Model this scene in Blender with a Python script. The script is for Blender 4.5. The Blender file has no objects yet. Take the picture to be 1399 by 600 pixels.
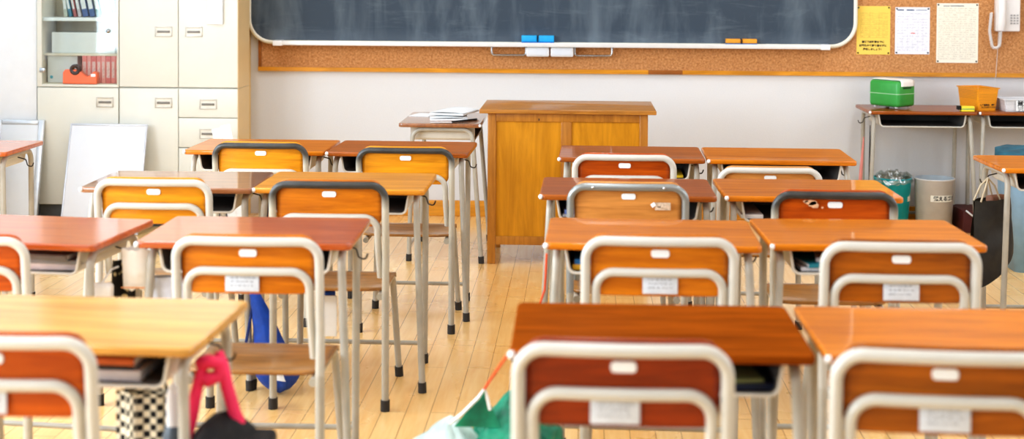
import bpy, math, random
from mathutils import Vector, Matrix, noise
random.seed(7)
PI = math.pi
scene = bpy.context.scene
COL = scene.collection

# ------------------------------------------------------------------ materials
def s2l(c):
    out = []
    for v in c[:3]:
        v = v / 255.0
        out.append(v / 12.92 if v <= 0.04045 else ((v + 0.055) / 1.055) ** 2.4)
    return (*out, 1.0)

def new_mat(name):
    m = bpy.data.materials.new(name); m.use_nodes = True
    nt = m.node_tree; b = nt.nodes['Principled BSDF']
    return m, nt, b

def N(nt, kind, **kw):
    n = nt.nodes.new(kind)
    for k, v in kw.items():
        if k.startswith('_'):
            setattr(n, k[1:], v)
        else:
            n.inputs[k.replace('__', ' ')].default_value = v
    return n

def coords(nt, scale=(1, 1, 1), rot=(0, 0, 0), kind='Object'):
    tc = nt.nodes.new('ShaderNodeTexCoord'); mp = nt.nodes.new('ShaderNodeMapping')
    mp.inputs['Scale'].default_value = scale; mp.inputs['Rotation'].default_value = rot
    nt.links.new(tc.outputs[kind], mp.inputs['Vector'])
    return mp.outputs['Vector']

def ramp(nt, fac, stops):
    r = nt.nodes.new('ShaderNodeValToRGB')
    e = r.color_ramp.elements
    e[0].position, e[0].color = stops[0]
    e[1].position, e[1].color = stops[-1]
    for p, c in stops[1:-1]:
        x = e.new(p); x.color = c
    nt.links.new(fac, r.inputs['Fac'])
    return r.outputs['Color']

def mixc(nt, fac, a, b, blend='MIX'):
    m = nt.nodes.new('ShaderNodeMix'); m.data_type = 'RGBA'; m.blend_type = blend
    if isinstance(fac, (int, float)): m.inputs['Factor'].default_value = fac
    else: nt.links.new(fac, m.inputs['Factor'])
    for key, v in (('A', a), ('B', b)):
        sk = [i for i in m.inputs if i.name == key and i.type == 'RGBA'][0]
        if isinstance(v, tuple): sk.default_value = v
        else: nt.links.new(v, sk)
    return [o for o in m.outputs if o.type == 'RGBA'][0]

def bump(nt, b, height, strength=0.2, dist=0.002):
    bp = nt.nodes.new('ShaderNodeBump'); bp.inputs['Strength'].default_value = strength
    bp.inputs['Distance'].default_value = dist
    nt.links.new(height, bp.inputs['Height']); nt.links.new(bp.outputs['Normal'], b.inputs['Normal'])

def plain(name, rgb, rough=0.5, metal=0.0, var=0.06, nscale=18, coat=0.0, bmp=0.0):
    m, nt, b = new_mat(name)
    c = s2l(rgb)
    v = coords(nt)
    n = N(nt, 'ShaderNodeTexNoise', Scale=nscale, Detail=3.0)
    nt.links.new(v, n.inputs['Vector'])
    dk = tuple(x * (1 - var * 2) for x in c[:3]) + (1,)
    lt = tuple(min(1, x * (1 + var)) for x in c[:3]) + (1,)
    col = ramp(nt, n.outputs['Fac'], [(0.3, dk), (0.7, lt)])
    nt.links.new(col, b.inputs['Base Color'])
    b.inputs['Roughness'].default_value = rough
    b.inputs['Metallic'].default_value = metal
    b.inputs['Coat Weight'].default_value = coat
    if bmp: bump(nt, b, n.outputs['Fac'], bmp, 0.003)
    return m

def wood(name, dark, light, scale=(3, 45, 45), rough=0.3, coat=0.4, patch=None, crough=.12, spec=.25):
    m, nt, b = new_mat(name)
    v = coords(nt, scale)
    oi = nt.nodes.new('ShaderNodeObjectInfo')
    add = nt.nodes.new('ShaderNodeVectorMath'); add.operation = 'ADD'
    mul = nt.nodes.new('ShaderNodeVectorMath'); mul.operation = 'SCALE'
    comb = nt.nodes.new('ShaderNodeCombineXYZ')
    for k in 'XYZ': nt.links.new(oi.outputs['Random'], comb.inputs[k])
    nt.links.new(comb.outputs[0], mul.inputs[0]); mul.inputs['Scale'].default_value = 30
    nt.links.new(v, add.inputs[0]); nt.links.new(mul.outputs[0], add.inputs[1])
    n = N(nt, 'ShaderNodeTexNoise', Scale=1.0, Detail=6.0, Roughness=0.62, Distortion=0.7)
    nt.links.new(add.outputs[0], n.inputs['Vector'])
    n2 = N(nt, 'ShaderNodeTexNoise', Scale=0.16, Detail=2.0)
    nt.links.new(add.outputs[0], n2.inputs['Vector'])
    dk2 = tuple(v * .86 for v in dark)
    a = ramp(nt, n.outputs['Fac'], [(0.36, s2l(dk2)), (0.64, s2l(light))])
    c = mixc(nt, n2.outputs['Fac'], a, mixc(nt, 0.5, a, s2l(light)), 'MIX')
    n4 = N(nt, 'ShaderNodeTexNoise', Scale=0.55, Detail=4.0, Roughness=.6, Distortion=1.5)
    nt.links.new(add.outputs[0], n4.inputs['Vector'])
    big = mixc(nt, 0.45, c, ramp(nt, n4.outputs['Fac'], [(0.36, s2l(dk2)), (0.66, s2l(light))]))
    nt.links.new(big, b.inputs['Base Color'])
    b.inputs['Roughness'].default_value = rough
    b.inputs['Coat Weight'].default_value = coat; b.inputs['Specular IOR Level'].default_value = spec
    b.inputs['Coat Roughness'].default_value = crough
    bump(nt, b, n.outputs['Fac'], 0.05, 0.0006)
    return m

def tube_paint(name, low, top, z0, z1, rough_top=0.3, metal_top=0.0):
    """painted steel; second colour blends in towards the top rail (object space height)"""
    m, nt, b = new_mat(name)
    tc = nt.nodes.new('ShaderNodeTexCoord'); sp = nt.nodes.new('ShaderNodeSeparateXYZ')
    nt.links.new(tc.outputs['Object'], sp.inputs[0])
    n = N(nt, 'ShaderNodeTexNoise', Scale=14.0, Detail=3.0)
    nt.links.new(tc.outputs['Object'], n.inputs['Vector'])
    ad = nt.nodes.new('ShaderNodeMath'); ad.operation = 'MULTIPLY_ADD'
    nt.links.new(n.outputs['Fac'], ad.inputs[0]); ad.inputs[1].default_value = 0.03
    nt.links.new(sp.outputs['Z'], ad.inputs[2])
    mr = nt.nodes.new('ShaderNodeMapRange'); mr.inputs['From Min'].default_value = z0; mr.inputs['From Max'].default_value = z1
    nt.links.new(ad.outputs[0], mr.inputs['Value'])
    c = mixc(nt, mr.outputs['Result'], s2l(low), s2l(top))
    c = mixc(nt, 0.25, c, mixc(nt, n.outputs['Fac'], c, s2l(tuple(x * 0.75 for x in low))))
    nt.links.new(c, b.inputs['Base Color'])
    b.inputs['Roughness'].default_value = rough_top
    mm = nt.nodes.new('ShaderNodeMath'); mm.operation = 'MULTIPLY'; mm.inputs[1].default_value = metal_top
    nt.links.new(mr.outputs['Result'], mm.inputs[0]); nt.links.new(mm.outputs[0], b.inputs['Metallic'])
    return m

def checker_cloth(name, a, b_, scale, rot=(0, 0, 0)):
    m, nt, b = new_mat(name)
    v = coords(nt, rot=rot)
    ck = N(nt, 'ShaderNodeTexChecker', Scale=scale); ck.inputs['Color1'].default_value = s2l(a); ck.inputs['Color2'].default_value = s2l(b_)
    nt.links.new(v, ck.inputs['Vector']); nt.links.new(ck.outputs['Color'], b.inputs['Base Color'])
    b.inputs['Roughness'].default_value = 0.9
    return m

def dots_cloth(name, a, b_, scale):
    m, nt, b = new_mat(name)
    v = coords(nt)
    vo = N(nt, 'ShaderNodeTexVoronoi', Scale=scale, Randomness=0.25)
    nt.links.new(v, vo.inputs['Vector'])
    nt.links.new(ramp(nt, vo.outputs['Distance'], [(0.36, s2l(b_)), (0.42, s2l(a))]), b.inputs['Base Color'])
    b.inputs['Roughness'].default_value = 0.9
    return m

def glass_mat(name, tint=(0.93, 0.96, 0.95), refl=0.10):
    m = bpy.data.materials.new(name); m.use_nodes = True; nt = m.node_tree; nt.nodes.clear()
    o = nt.nodes.new('ShaderNodeOutputMaterial'); mx = nt.nodes.new('ShaderNodeMixShader')
    t = nt.nodes.new('ShaderNodeBsdfTransparent'); g = nt.nodes.new('ShaderNodeBsdfGlossy')
    t.inputs['Color'].default_value = (*tint, 1); g.inputs['Roughness'].default_value = 0.04
    mx.inputs[0].default_value = refl
    nt.links.new(t.outputs[0], mx.inputs[1]); nt.links.new(g.outputs[0], mx.inputs[2]); nt.links.new(mx.outputs[0], o.inputs[0])
    return m

# floor parquet
def floor_mat():
    m, nt, b = new_mat('parquet_floor')
    v = coords(nt, (1, 1, 1), (0, 0, PI / 2))
    br = N(nt, 'ShaderNodeTexBrick', Scale=1.0)
    br.offset = 0.37; br.offset_frequency = 2
    br.inputs['Brick Width'].default_value = 0.91
    br.inputs['Row Height'].default_value = 0.088
    br.inputs['Mortar Size'].default_value = 0.0011
    br.inputs['Mortar Smooth'].default_value = 0.2
    br.inputs['Bias'].default_value = 0.0
    br.inputs['Color1'].default_value = (0, 0, 0, 1); br.inputs['Color2'].default_value = (1, 1, 1, 1)
    br.inputs['Mortar'].default_value = (0.5, 0.5, 0.5, 1)
    nt.links.new(v, br.inputs['Vector'])
    base = ramp(nt, br.outputs['Color'], [(0.0, s2l((240, 186, 112))), (0.5, s2l((246, 200, 128))), (1.0, s2l((250, 210, 144)))])
    v2 = coords(nt, (26, 2.0, 1))
    n = N(nt, 'ShaderNodeTexNoise', Scale=1.6, Detail=6.0, Roughness=0.6, Distortion=0.4); nt.links.new(v2, n.inputs['Vector'])
    g = mixc(nt, 0.5, base, ramp(nt, n.outputs['Fac'], [(0.3, s2l((230, 172, 96))), (0.7, s2l((252, 216, 154)))]))
    c = mixc(nt, br.outputs['Fac'], g, s2l((120, 70, 30)))
    nt.links.new(c, b.inputs['Base Color'])
    n3 = N(nt, 'ShaderNodeTexNoise', Scale=2.2, Detail=3.0); nt.links.new(coords(nt), n3.inputs['Vector'])
    rr = nt.nodes.new('ShaderNodeMapRange'); rr.inputs['To Min'].default_value = 0.2; rr.inputs['To Max'].default_value = 0.36
    nt.links.new(n3.outputs['Fac'], rr.inputs['Value']); nt.links.new(rr.outputs['Result'], b.inputs['Roughness'])
    b.inputs['Coat Weight'].default_value = 0.6; b.inputs['Coat Roughness'].default_value = 0.14
    return m

def chalk_mat():
    m, nt, b = new_mat('chalkboard_surface')
    base = s2l((58, 70, 82))
    v = coords(nt, (3.6, 1, 0.9))
    n = N(nt, 'ShaderNodeTexNoise', Scale=1.5, Detail=5.0, Roughness=0.6, Distortion=0.3); nt.links.new(v, n.inputs['Vector'])
    v2 = coords(nt, (1.5, 1, 8), (0, 0.35, 0))
    n2 = N(nt, 'ShaderNodeTexNoise', Scale=1.7, Detail=6.0, Roughness=0.7, Distortion=0.5); nt.links.new(v2, n2.inputs['Vector'])
    c = mixc(nt, ramp(nt, n.outputs['Fac'], [(0.46, (0, 0, 0, 1)), (0.78, (0.5, 0.5, 0.5, 1))]), base, s2l((128, 140, 148)))
    c = mixc(nt, ramp(nt, n2.outputs['Fac'], [(0.55, (0, 0, 0, 1)), (0.85, (0.42, 0.42, 0.42, 1))]), c, s2l((126, 138, 144)))
    # chalk dust gathers along the bottom edge
    tc = nt.nodes.new('ShaderNodeTexCoord'); sp = nt.nodes.new('ShaderNodeSeparateXYZ'); nt.links.new(tc.outputs['Object'], sp.inputs[0])
    mr = nt.nodes.new('ShaderNodeMapRange'); mr.inputs['From Min'].default_value = 0.10; mr.inputs['From Max'].default_value = 0.0
    mr.inputs['To Max'].default_value = 0.22
    nt.links.new(sp.outputs['Z'], mr.inputs['Value'])
    mu = nt.nodes.new('ShaderNodeMath'); mu.operation = 'MULTIPLY'; nt.links.new(mr.outputs[0], mu.inputs[0]); nt.links.new(n2.outputs['Fac'], mu.inputs[1])
    c = mixc(nt, mu.outputs[0], c, s2l((190, 196, 200)))
    nt.links.new(c, b.inputs['Base Color']); b.inputs['Roughness'].default_value = 0.75
    return m

def cork_mat():
    m, nt, b = new_mat('cork')
    v = coords(nt)
    n = N(nt, 'ShaderNodeTexNoise', Scale=75.0, Detail=6.0, Roughness=0.75); nt.links.new(v, n.inputs['Vector'])
    vo = N(nt, 'ShaderNodeTexVoronoi', Scale=130.0); nt.links.new(v, vo.inputs['Vector'])
    c = ramp(nt, n.outputs['Fac'], [(0.3, s2l((150, 92, 48))), (0.5, s2l((196, 136, 82))), (0.68, s2l((222, 170, 116)))])
    c = mixc(nt, ramp(nt, vo.outputs['Distance'], [(0.0, (0.35, 0.35, 0.35, 1)), (0.5, (0, 0, 0, 1))]), c, s2l((232, 192, 148)))
    nt.links.new(c, b.inputs['Base Color']); b.inputs['Roughness'].default_value = 0.9
    return m

def basket_mat(name, rgb, hole=0.0095):
    m, nt, b = new_mat(name)
    b.inputs['Base Color'].default_value = s2l(rgb); b.inputs['Roughness'].default_value = 0.35
    v = coords(nt, (1 / hole, 1 / hole, 1 / hole))
    fr = nt.nodes.new('ShaderNodeVectorMath'); fr.operation = 'FRACTION'; nt.links.new(v, fr.inputs[0])
    sp = nt.nodes.new('ShaderNodeSeparateXYZ'); nt.links.new(fr.outputs[0], sp.inputs[0])
    def band(o):
        a = nt.nodes.new('ShaderNodeMath'); a.operation = 'COMPARE'; a.inputs[1].default_value = 0.5; a.inputs[2].default_value = 0.27
        nt.links.new(o, a.inputs[0]); return a.outputs[0]
    mx = nt.nodes.new('ShaderNodeMath'); mx.operation = 'MAXIMUM'
    nt.links.new(band(sp.outputs['X']), mx.inputs[0]); nt.links.new(band(sp.outputs['Y']), mx.inputs[1])
    mu = nt.nodes.new('ShaderNodeMath'); mu.operation = 'MULTIPLY'
    nt.links.new(mx.outputs[0], mu.inputs[0]); nt.links.new(band(sp.outputs['Z']), mu.inputs[1])
    c = mixc(nt, mu.outputs[0], s2l(rgb), s2l(tuple(x * 0.82 for x in rgb)))
    nt.links.new(c, b.inputs['Base Color'])
    return m

def print_mat(name, paper, ink, cols, rows, x0, x1, z0, z1, dens=0.5, grid=0.35):
    """ruled table with small rows of print, in the sheet's own metres (object x,z)"""
    m, nt, b = new_mat(name)
    tc = nt.nodes.new('ShaderNodeTexCoord'); sp = nt.nodes.new('ShaderNodeSeparateXYZ'); nt.links.new(tc.outputs['Object'], sp.inputs[0])
    def M(op, a, b2=None, c=None):
        q = nt.nodes.new('ShaderNodeMath'); q.operation = op
        for i, x in enumerate((a, b2, c)):
            if x is None: continue
            if isinstance(x, (int, float)): q.inputs[i].default_value = x
            else: nt.links.new(x, q.inputs[i])
        return q.outputs[0]
    X, Zc = sp.outputs['X'], sp.outputs['Z']
    u = M('MULTIPLY', M('SUBTRACT', X, x0), cols / (x1 - x0)); w = M('MULTIPLY', M('SUBTRACT', Zc, z0), rows / (z1 - z0))
    fu, fw = M('FRACT', u), M('FRACT', w)
    inside = M('MULTIPLY', M('MULTIPLY', M('GREATER_THAN', u, 0), M('LESS_THAN', u, cols)), M('MULTIPLY', M('GREATER_THAN', w, 0), M('LESS_THAN', w, rows)))
    line = M('MAXIMUM', M('LESS_THAN', fu, 0.0016 * cols / (x1 - x0)), M('LESS_THAN', fw, 0.0016 * rows / (z1 - z0)))
    nv = nt.nodes.new('ShaderNodeMapping'); nv.inputs['Scale'].default_value = (420, 1, 260); nt.links.new(tc.outputs['Object'], nv.inputs['Vector'])
    n = N(nt, 'ShaderNodeTexNoise', Scale=1.0, Detail=1.0); nt.links.new(nv.outputs[0], n.inputs['Vector'])
    txt = M('MULTIPLY', M('GREATER_THAN', n.outputs['Fac'], 0.52), M('COMPARE', fw, 0.5, 0.18))
    nv2 = nt.nodes.new('ShaderNodeMapping'); nv2.inputs['Scale'].default_value = (60, 1, rows / (z1 - z0)); nt.links.new(tc.outputs['Object'], nv2.inputs['Vector'])
    n2 = N(nt, 'ShaderNodeTexNoise', Scale=0.9, Detail=0.0); nt.links.new(nv2.outputs[0], n2.inputs['Vector'])
    txt = M('MULTIPLY', txt, M('GREATER_THAN', n2.outputs['Fac'], 1 - dens))
    f = M('MULTIPLY', inside, M('MAXIMUM', M('MULTIPLY', line, grid), M('MULTIPLY', txt, 0.6)))
    nt.links.new(mixc(nt, f, s2l(paper), s2l(ink)), b.inputs['Base Color'])
    b.inputs['Roughness'].default_value = 0.7
    return m

M_ = {}
TOPW = {
 'dark':   wood('desk_wood_dark',   (104, 46, 6), (158, 80, 18), rough=0.6, coat=.03, crough=.3, spec=.0),
 'brown':  wood('desk_wood_brown',  (136, 64, 8), (178, 96, 22), rough=0.4, coat=.5, crough=.06, spec=.2),
 'orange': wood('desk_wood_orange', (182, 92, 2), (216, 128, 14), rough=0.42, coat=.55, crough=.05, spec=.15),
 'honey':  wood('desk_wood_honey',  (208, 128, 20), (236, 162, 48), rough=0.38, coat=.6, crough=.12),
 'tan':    wood('desk_wood_tan',    (190, 132, 50), (218, 164, 82), rough=0.38, coat=.8, crough=.1),
 'salmon': wood('desk_wood_reddish', (176, 74, 20), (204, 104, 44), rough=0.34, coat=1, crough=.08),
 'umber':  wood('desk_wood_umber',  (130, 76, 44), (170, 112, 68), rough=0.34, coat=1, crough=.04, spec=.5),
}
PLY = {
 'dark':   wood('plywood_dark', (106, 24, 2), (160, 58, 6), rough=0.4, coat=.3),
 'red':    wood('plywood_red', (164, 58, 2), (202, 92, 8), rough=0.4, coat=.3),
 'orange': wood('plywood_orange', (190, 98, 6), (220, 130, 20), rough=0.4, coat=.3),
 'amber':  wood('plywood_amber', (212, 128, 6), (236, 158, 28), rough=0.4, coat=.3),
 'bronze': wood('plywood_bronze', (134, 66, 4), (180, 98, 14), rough=0.4, coat=.3),
 'tan':    wood('plywood_tan', (196, 124, 56), (218, 150, 78), rough=0.4, coat=.3),
}
SEATW = wood('seat_plywood', (130, 84, 38), (182, 128, 66), rough=0.3)
PODW = wood('podium_panel_wood', (190, 122, 14), (214, 148, 32), scale=(20, 20, 2.2), rough=0.35)
PODF = wood('podium_frame_wood', (164, 100, 30), (192, 130, 50), scale=(30, 30, 3), rough=0.4)
PODT = wood('podium_top_wood', (160, 98, 32), (196, 136, 60), scale=(3, 40, 40), rough=0.35)
TRIMW = wood('trim_wood', (206, 132, 26), (232, 160, 48), scale=(4, 40, 40), rough=0.4)
TUBE = {
 'cream': tube_paint('painted_tube', (192, 187, 174), (204, 198, 186), 0.3, 0.9, 0.32),
 'black': tube_paint('dark_top_tube', (190, 182, 164), (22, 22, 24), 0.74, 0.80, 0.4),
 'steel': tube_paint('grey_steel_tube', (150, 152, 150), (150, 152, 148), 0.3, 0.9, 0.3, 0.5),
}
LEG = plain('desk_leg_paint', (176, 169, 154), 0.35, var=0.05)
TRAYM = plain('desk_tray_paint', (214, 208, 194), 0.5, var=0.03)
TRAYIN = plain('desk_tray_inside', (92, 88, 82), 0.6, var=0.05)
RUB = plain('rubber', (56, 52, 48), 0.8, var=0.1)
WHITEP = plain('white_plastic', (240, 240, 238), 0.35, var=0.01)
PAPER = plain('white_paper', (236, 236, 234), 0.8, var=0.02)
LABELP = plain('label_film', (206, 210, 216), 0.4, var=0.05, nscale=60)
INK = plain('black_ink', (18, 18, 18), 0.7, var=0.0)
GREYINK = plain('grey_ink', (120, 122, 128), 0.7, var=0.0)
REDINK = plain('red_ink', (214, 60, 40), 0.7, var=0.0)
METAL = plain('bright_metal', (190, 190, 190), 0.25, metal=1.0, var=0.02)
HOOKM = plain('dark_wire', (70, 66, 62), 0.4, metal=0.6, var=0.05)
BLACK = plain('black_cloth', (26, 25, 24), 0.85, var=0.2, nscale=30, bmp=0.2)
CAB = plain('cabinet_paint', (228, 225, 212), 0.45, var=0.012, nscale=6)
CABSIDE = plain('cabinet_side_paint', (232, 202, 150), 0.5, var=0.02, nscale=4)
CABIN = plain('cabinet_inside', (236, 222, 200), 0.6, var=0.03)
DGREY = plain('dark_grey_plinth', (96, 98, 98), 0.6, var=0.05)
WALL = plain('wall_plaster', (218, 216, 214), 0.85, var=0.012, nscale=140, bmp=0.25)

# ------------------------------------------------------------------ mesh helpers
class MB:
    def __init__(s): s.v = []; s.f = []; s.sm = []; s.mi = []
    def add(s, vs, fs, smooth=False, mi=0, M=None):
        o = len(s.v)
        for p in vs:
            p = Vector(p)
            if M is not None: p = M @ p
            s.v.append(tuple(p))
        for f in fs: s.f.append(tuple(i + o for i in f)); s.sm.append(smooth); s.mi.append(mi)
    def box(s, lo, hi, mi=0, M=None):
        x0, y0, z0 = lo; x1, y1, z1 = hi
        s.add([(x0,y0,z0),(x1,y0,z0),(x1,y1,z0),(x0,y1,z0),(x0,y0,z1),(x1,y0,z1),(x1,y1,z1),(x0,y1,z1)],
              [(0,3,2,1),(4,5,6,7),(0,1,5,4),(1,2,6,5),(2,3,7,6),(3,0,4,7)], mi=mi, M=M)
    def bbox(s, lo, hi, b=0.004, mi=0, M=None):
        """box with rounded (chamfered, smooth) edges"""
        cx = [(lo[i] + hi[i]) / 2 for i in range(3)]; h = [(hi[i] - lo[i]) / 2 for i in range(3)]
        b = min(b, min(h) * 0.98)
        prof = []
        K = 3
        pts = []; rings = []
        lat = [-PI/2 + PI/2 * k / K for k in range(K + 1)] + [PI/2 * k / K for k in range(K + 1)]
        sgn = [-1] * (K + 1) + [1] * (K + 1)
        for a, sz in zip(lat, sgn):
            r = b * math.cos(a); z = sz * (h[2] - b) + b * math.sin(a)
            ring = []
            for qx, qy, a0 in ((1, 1, 0), (-1, 1, PI/2), (-1, -1, PI), (1, -1, 3*PI/2)):
                for k in range(K + 1):
                    t = a0 + PI/2 * k / K
                    ring.append((cx[0] + qx * (h[0] - b) + r * math.cos(t), cx[1] + qy * (h[1] - b) + r * math.sin(t), cx[2] + z))
            rings.append(ring)
        n = len(rings[0]); vs = [p for r in rings for p in r]; fs = []
        for i in range(len(rings) - 1):
            for j in range(n): fs.append((i*n+j, i*n+(j+1)%n, (i+1)*n+(j+1)%n, (i+1)*n+j))
        fs.append(tuple(reversed(range(n)))); fs.append(tuple((len(rings)-1)*n + j for j in range(n)))
        s.add(vs, fs, True, mi, M)
    def slab(s, outline, z0, z1, b=0.003, mi=0, M=None, zf=None):
        """outline list of (x,y) ccw extruded in z with eased edges"""
        n = len(outline)
        cx = sum(p[0] for p in outline)/n; cy = sum(p[1] for p in outline)/n
        def inset(d):
            r = []
            for i in range(n):
                p0, p1, p2 = outline[i-1], outline[i], outline[(i+1) % n]
                e1 = Vector((p1[0]-p0[0], p1[1]-p0[1])); e2 = Vector((p2[0]-p1[0], p2[1]-p1[1]))
                nn = Vector((-(e1.y+e2.y), e1.x+e2.x))
                if nn.length > 1e-9: nn.normalize()
                r.append((p1[0] + nn.x*d, p1[1] + nn.y*d))
            return r
        rings = []
        for d, z in ((b, z0), (b*.3, z0+b*.3), (0, z0+b), (0, z1-b), (b*.3, z1-b*.3), (b, z1)):
            rings.append([(x, y, z) for x, y in inset(d)])
        vs = [p for r in rings for p in r]; fs = []
        for i in range(len(rings)-1):
            for j in range(n): fs.append((i*n+j, i*n+(j+1)%n, (i+1)*n+(j+1)%n, (i+1)*n+j))
        s.add(vs, fs, True, mi, M)
        s.add(rings[0], [tuple(reversed(range(n)))], False, mi, M); s.add(rings[-1], [tuple(range(n))], False, mi, M)
    def tube(s, path, r, seg=14, caps=True, mi=0, M=None, radii=None, flat=1.0):
        P = [Vector(p) for p in path]
        n = len(P); T = []
        for i in range(n):
            a = P[max(i-1, 0)]; b = P[min(i+1, n-1)]; t = (b - a)
            T.append(t.normalized() if t.length > 1e-9 else Vector((0, 0, 1)))
        up = Vector((0, 1, 0)) if abs(T[0].y) < 0.9 else Vector((1, 0, 0))
        nrm = (up - T[0] * up.dot(T[0])).normalized()
        vs = []; fs = []
        for i in range(n):
            if i:
                ax = T[i-1].cross(T[i])
                if ax.length > 1e-7:
                    nrm = Matrix.Rotation(T[i-1].angle(T[i]), 3, ax.normalized()) @ nrm
                nrm = (nrm - T[i] * nrm.dot(T[i])).normalized()
            bn = T[i].cross(nrm); rr = radii[i] if radii else r
            for k in range(seg):
                a = 2*PI*k/seg
                vs.append(P[i] + nrm * (math.cos(a)*rr) + bn * (math.sin(a)*rr*flat))
        for i in range(n-1):
            for k in range(seg): fs.append((i*seg+k, i*seg+(k+1)%seg, (i+1)*seg+(k+1)%seg, (i+1)*seg+k))
        s.add(vs, fs, True, mi, M)
        if caps:
            s.add(vs[:seg], [tuple(reversed(range(seg)))], False, mi, M); s.add(vs[-seg:], [tuple(range(seg))], False, mi, M)
    def lathe(s, prof, c=(0,0,0), seg=40, mi=0, M=None, smooth=True):
        vs = []; fs = []
        for r, z in prof:
            for k in range(seg):
                a = 2*PI*k/seg; vs.append((c[0]+r*math.cos(a), c[1]+r*math.sin(a), c[2]+z))
        for i in range(len(prof)-1):
            for k in range(seg): fs.append((i*seg+k, i*seg+(k+1)%seg, (i+1)*seg+(k+1)%seg, (i+1)*seg+k))
        s.add(vs, fs, smooth, mi, M)
    def grid(s, fn, nu, nv, thick=None, mi=0, M=None, closed_u=False):
        vs = [fn(i/(nu-1), j/(nv-1)) for j in range(nv) for i in range(nu)]
        fs = [(j*nu+i, j*nu+i+1, (j+1)*nu+i+1, (j+1)*nu+i) for j in range(nv-1) for i in range(nu-1)]
        s.add(vs, fs, True, mi, M)
    def build(s, name, mats, parent=None, loc=None, rz=0):
        me = bpy.data.meshes.new(name); me.from_pydata(s.v, [], s.f); me.update()
        for p, sm, mi in zip(me.polygons, s.sm, s.mi): p.use_smooth = sm; p.material_index = mi
        for m in (mats if isinstance(mats, (list, tuple)) else [mats]): me.materials.append(m)
        o = bpy.data.objects.new(name, me); COL.objects.link(o)
        if parent: o.parent = parent
        if loc: o.location = loc
        o.rotation_euler.z = rz
        return o

def fillet(pts, r, k=7):
    P = [Vector(p) for p in pts]; out = [P[0]]
    for i in range(1, len(P)-1):
        a = (P[i-1]-P[i]); b = (P[i+1]-P[i]); la, lb = a.length, b.length; a.normalize(); b.normalize()
        rr = r[i-1] if isinstance(r, (list, tuple)) else r
        ang = a.angle(b)
        if ang > PI-0.02: out.append(P[i]); continue
        d = min(rr / math.tan(ang/2), la*0.49, lb*0.49); rad = d*math.tan(ang/2)
        c = P[i] + (a+b).normalized() * (rad/math.sin(ang/2))
        s0 = P[i]+a*d - c; s1 = P[i]+b*d - c; tot = s0.angle(s1); ax = s0.cross(s1).normalized()
        for q in range(k+1): out.append(c + Matrix.Rotation(tot*q/k, 3, ax) @ s0)
    out.append(P[-1]); return out

def rrect(w, d, r, k=5, cx=0, cy=0):
    o = []
    for qx, qy, a0 in ((1,1,0),(-1,1,PI/2),(-1,-1,PI),(1,-1,3*PI/2)):
        for i in range(k+1):
            t = a0+PI/2*i/k; o.append((cx+qx*(w/2-r)+r*math.cos(t), cy+qy*(d/2-r)+r*math.sin(t)))
    return o

def tag(o, label=None, cat=None, group=None, kind=None):
    if label: o['label'] = label
    if cat: o['category'] = cat
    if group: o['group'] = group
    if kind: o['kind'] = kind
    return o
def empty(name, loc=(0,0,0), rz=0):
    o = bpy.data.objects.new(name, None); COL.objects.link(o); o.location = loc; o.rotation_euler.z = rz
    o.empty_display_size = 0.05
    return o
def copy_tree(o, parent=None):
    c = o.copy(); COL.objects.link(c); c.parent = parent
    for k in ('kind',):
        if k in o.keys(): c[k] = o[k]
    for ch in list(o.children): copy_tree(ch, c)
    return c
def text_mb(body, size, align='CENTER', bold=0.0, spacing=1.0, line=1.0):
    """glyph outlines as mesh (x right, y up) using Blender's built-in font"""
    cu = bpy.data.curves.new('lettering', 'FONT'); cu.body = body; cu.size = size; cu.align_x = align; cu.align_y = 'CENTER'
    cu.offset = bold; cu.space_character = spacing; cu.space_line = line; cu.resolution_u = 2
    ob = bpy.data.objects.new('lettering', cu); COL.objects.link(ob)
    bpy.context.view_layer.update()
    dg = bpy.context.evaluated_depsgraph_get(); me = bpy.data.meshes.new_from_object(ob.evaluated_get(dg))
    vs = [tuple(v.co) for v in me.vertices]; fs = [tuple(p.vertices) for p in me.polygons]
    bpy.data.objects.remove(ob); bpy.data.curves.remove(cu); bpy.data.meshes.remove(me)
    return vs, fs
FACE = Matrix.Rotation(PI/2, 4, 'X')       # text plane (xy) -> standing, facing -y
def put_text(mb, body, size, pos, mi=0, rot=None, **kw):
    vs, fs = text_mb(body, size, **kw)
    M = Matrix.Translation(pos) @ (rot if rot is not None else FACE)
    mb.add(vs, fs, False, mi, M)

# ------------------------------------------------------------------ room shell
WY = 8.964            # front wall plane
XL, XR, YB, ZC = -3.95, 3.7, 0.4, 2.9
def struct(mb, name, mat, **k):
    o = mb.build(name, mat, **k); o['kind'] = 'structure'; return o
m = MB(); m.box((XL-.2, -1.5, -0.1), (XR+.2, WY+.2, 0)); struct(m, 'floor', floor_mat())
m = MB(); m.box((XL-.2, WY, 0), (XR+.2, WY+.15, ZC)); struct(m, 'wall_front', WALL)
m = MB(); m.box((XR, -1.5, 0), (XR+.15, WY, ZC)); struct(m, 'wall_right', WALL)
m = MB()
m.box((XL-.15, -1.5, 0), (XL, WY, 0.85)); m.box((XL-.15, -1.5, 2.65), (XL, WY, ZC))
WIN = [(-1.1, 0.9), (1.3, 3.3), (3.7, 5.7), (6.1, 8.5)]
edges = [-1.5] + [e for w in WIN for e in w] + [WY]
for i in range(0, len(edges), 2): m.box((XL-.15, edges[i], 0.85), (XL, edges[i+1], 2.65))
struct(m, 'wall_left', WALL)
m = MB(); m.box((XL-.2, -1.5, ZC), (XR+.2, WY+.2, ZC+.1)); struct(m, 'ceiling', WALL)
ALU = plain('aluminium_frame', (200, 202, 204), 0.35, metal=0.7, var=0.02)
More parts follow.
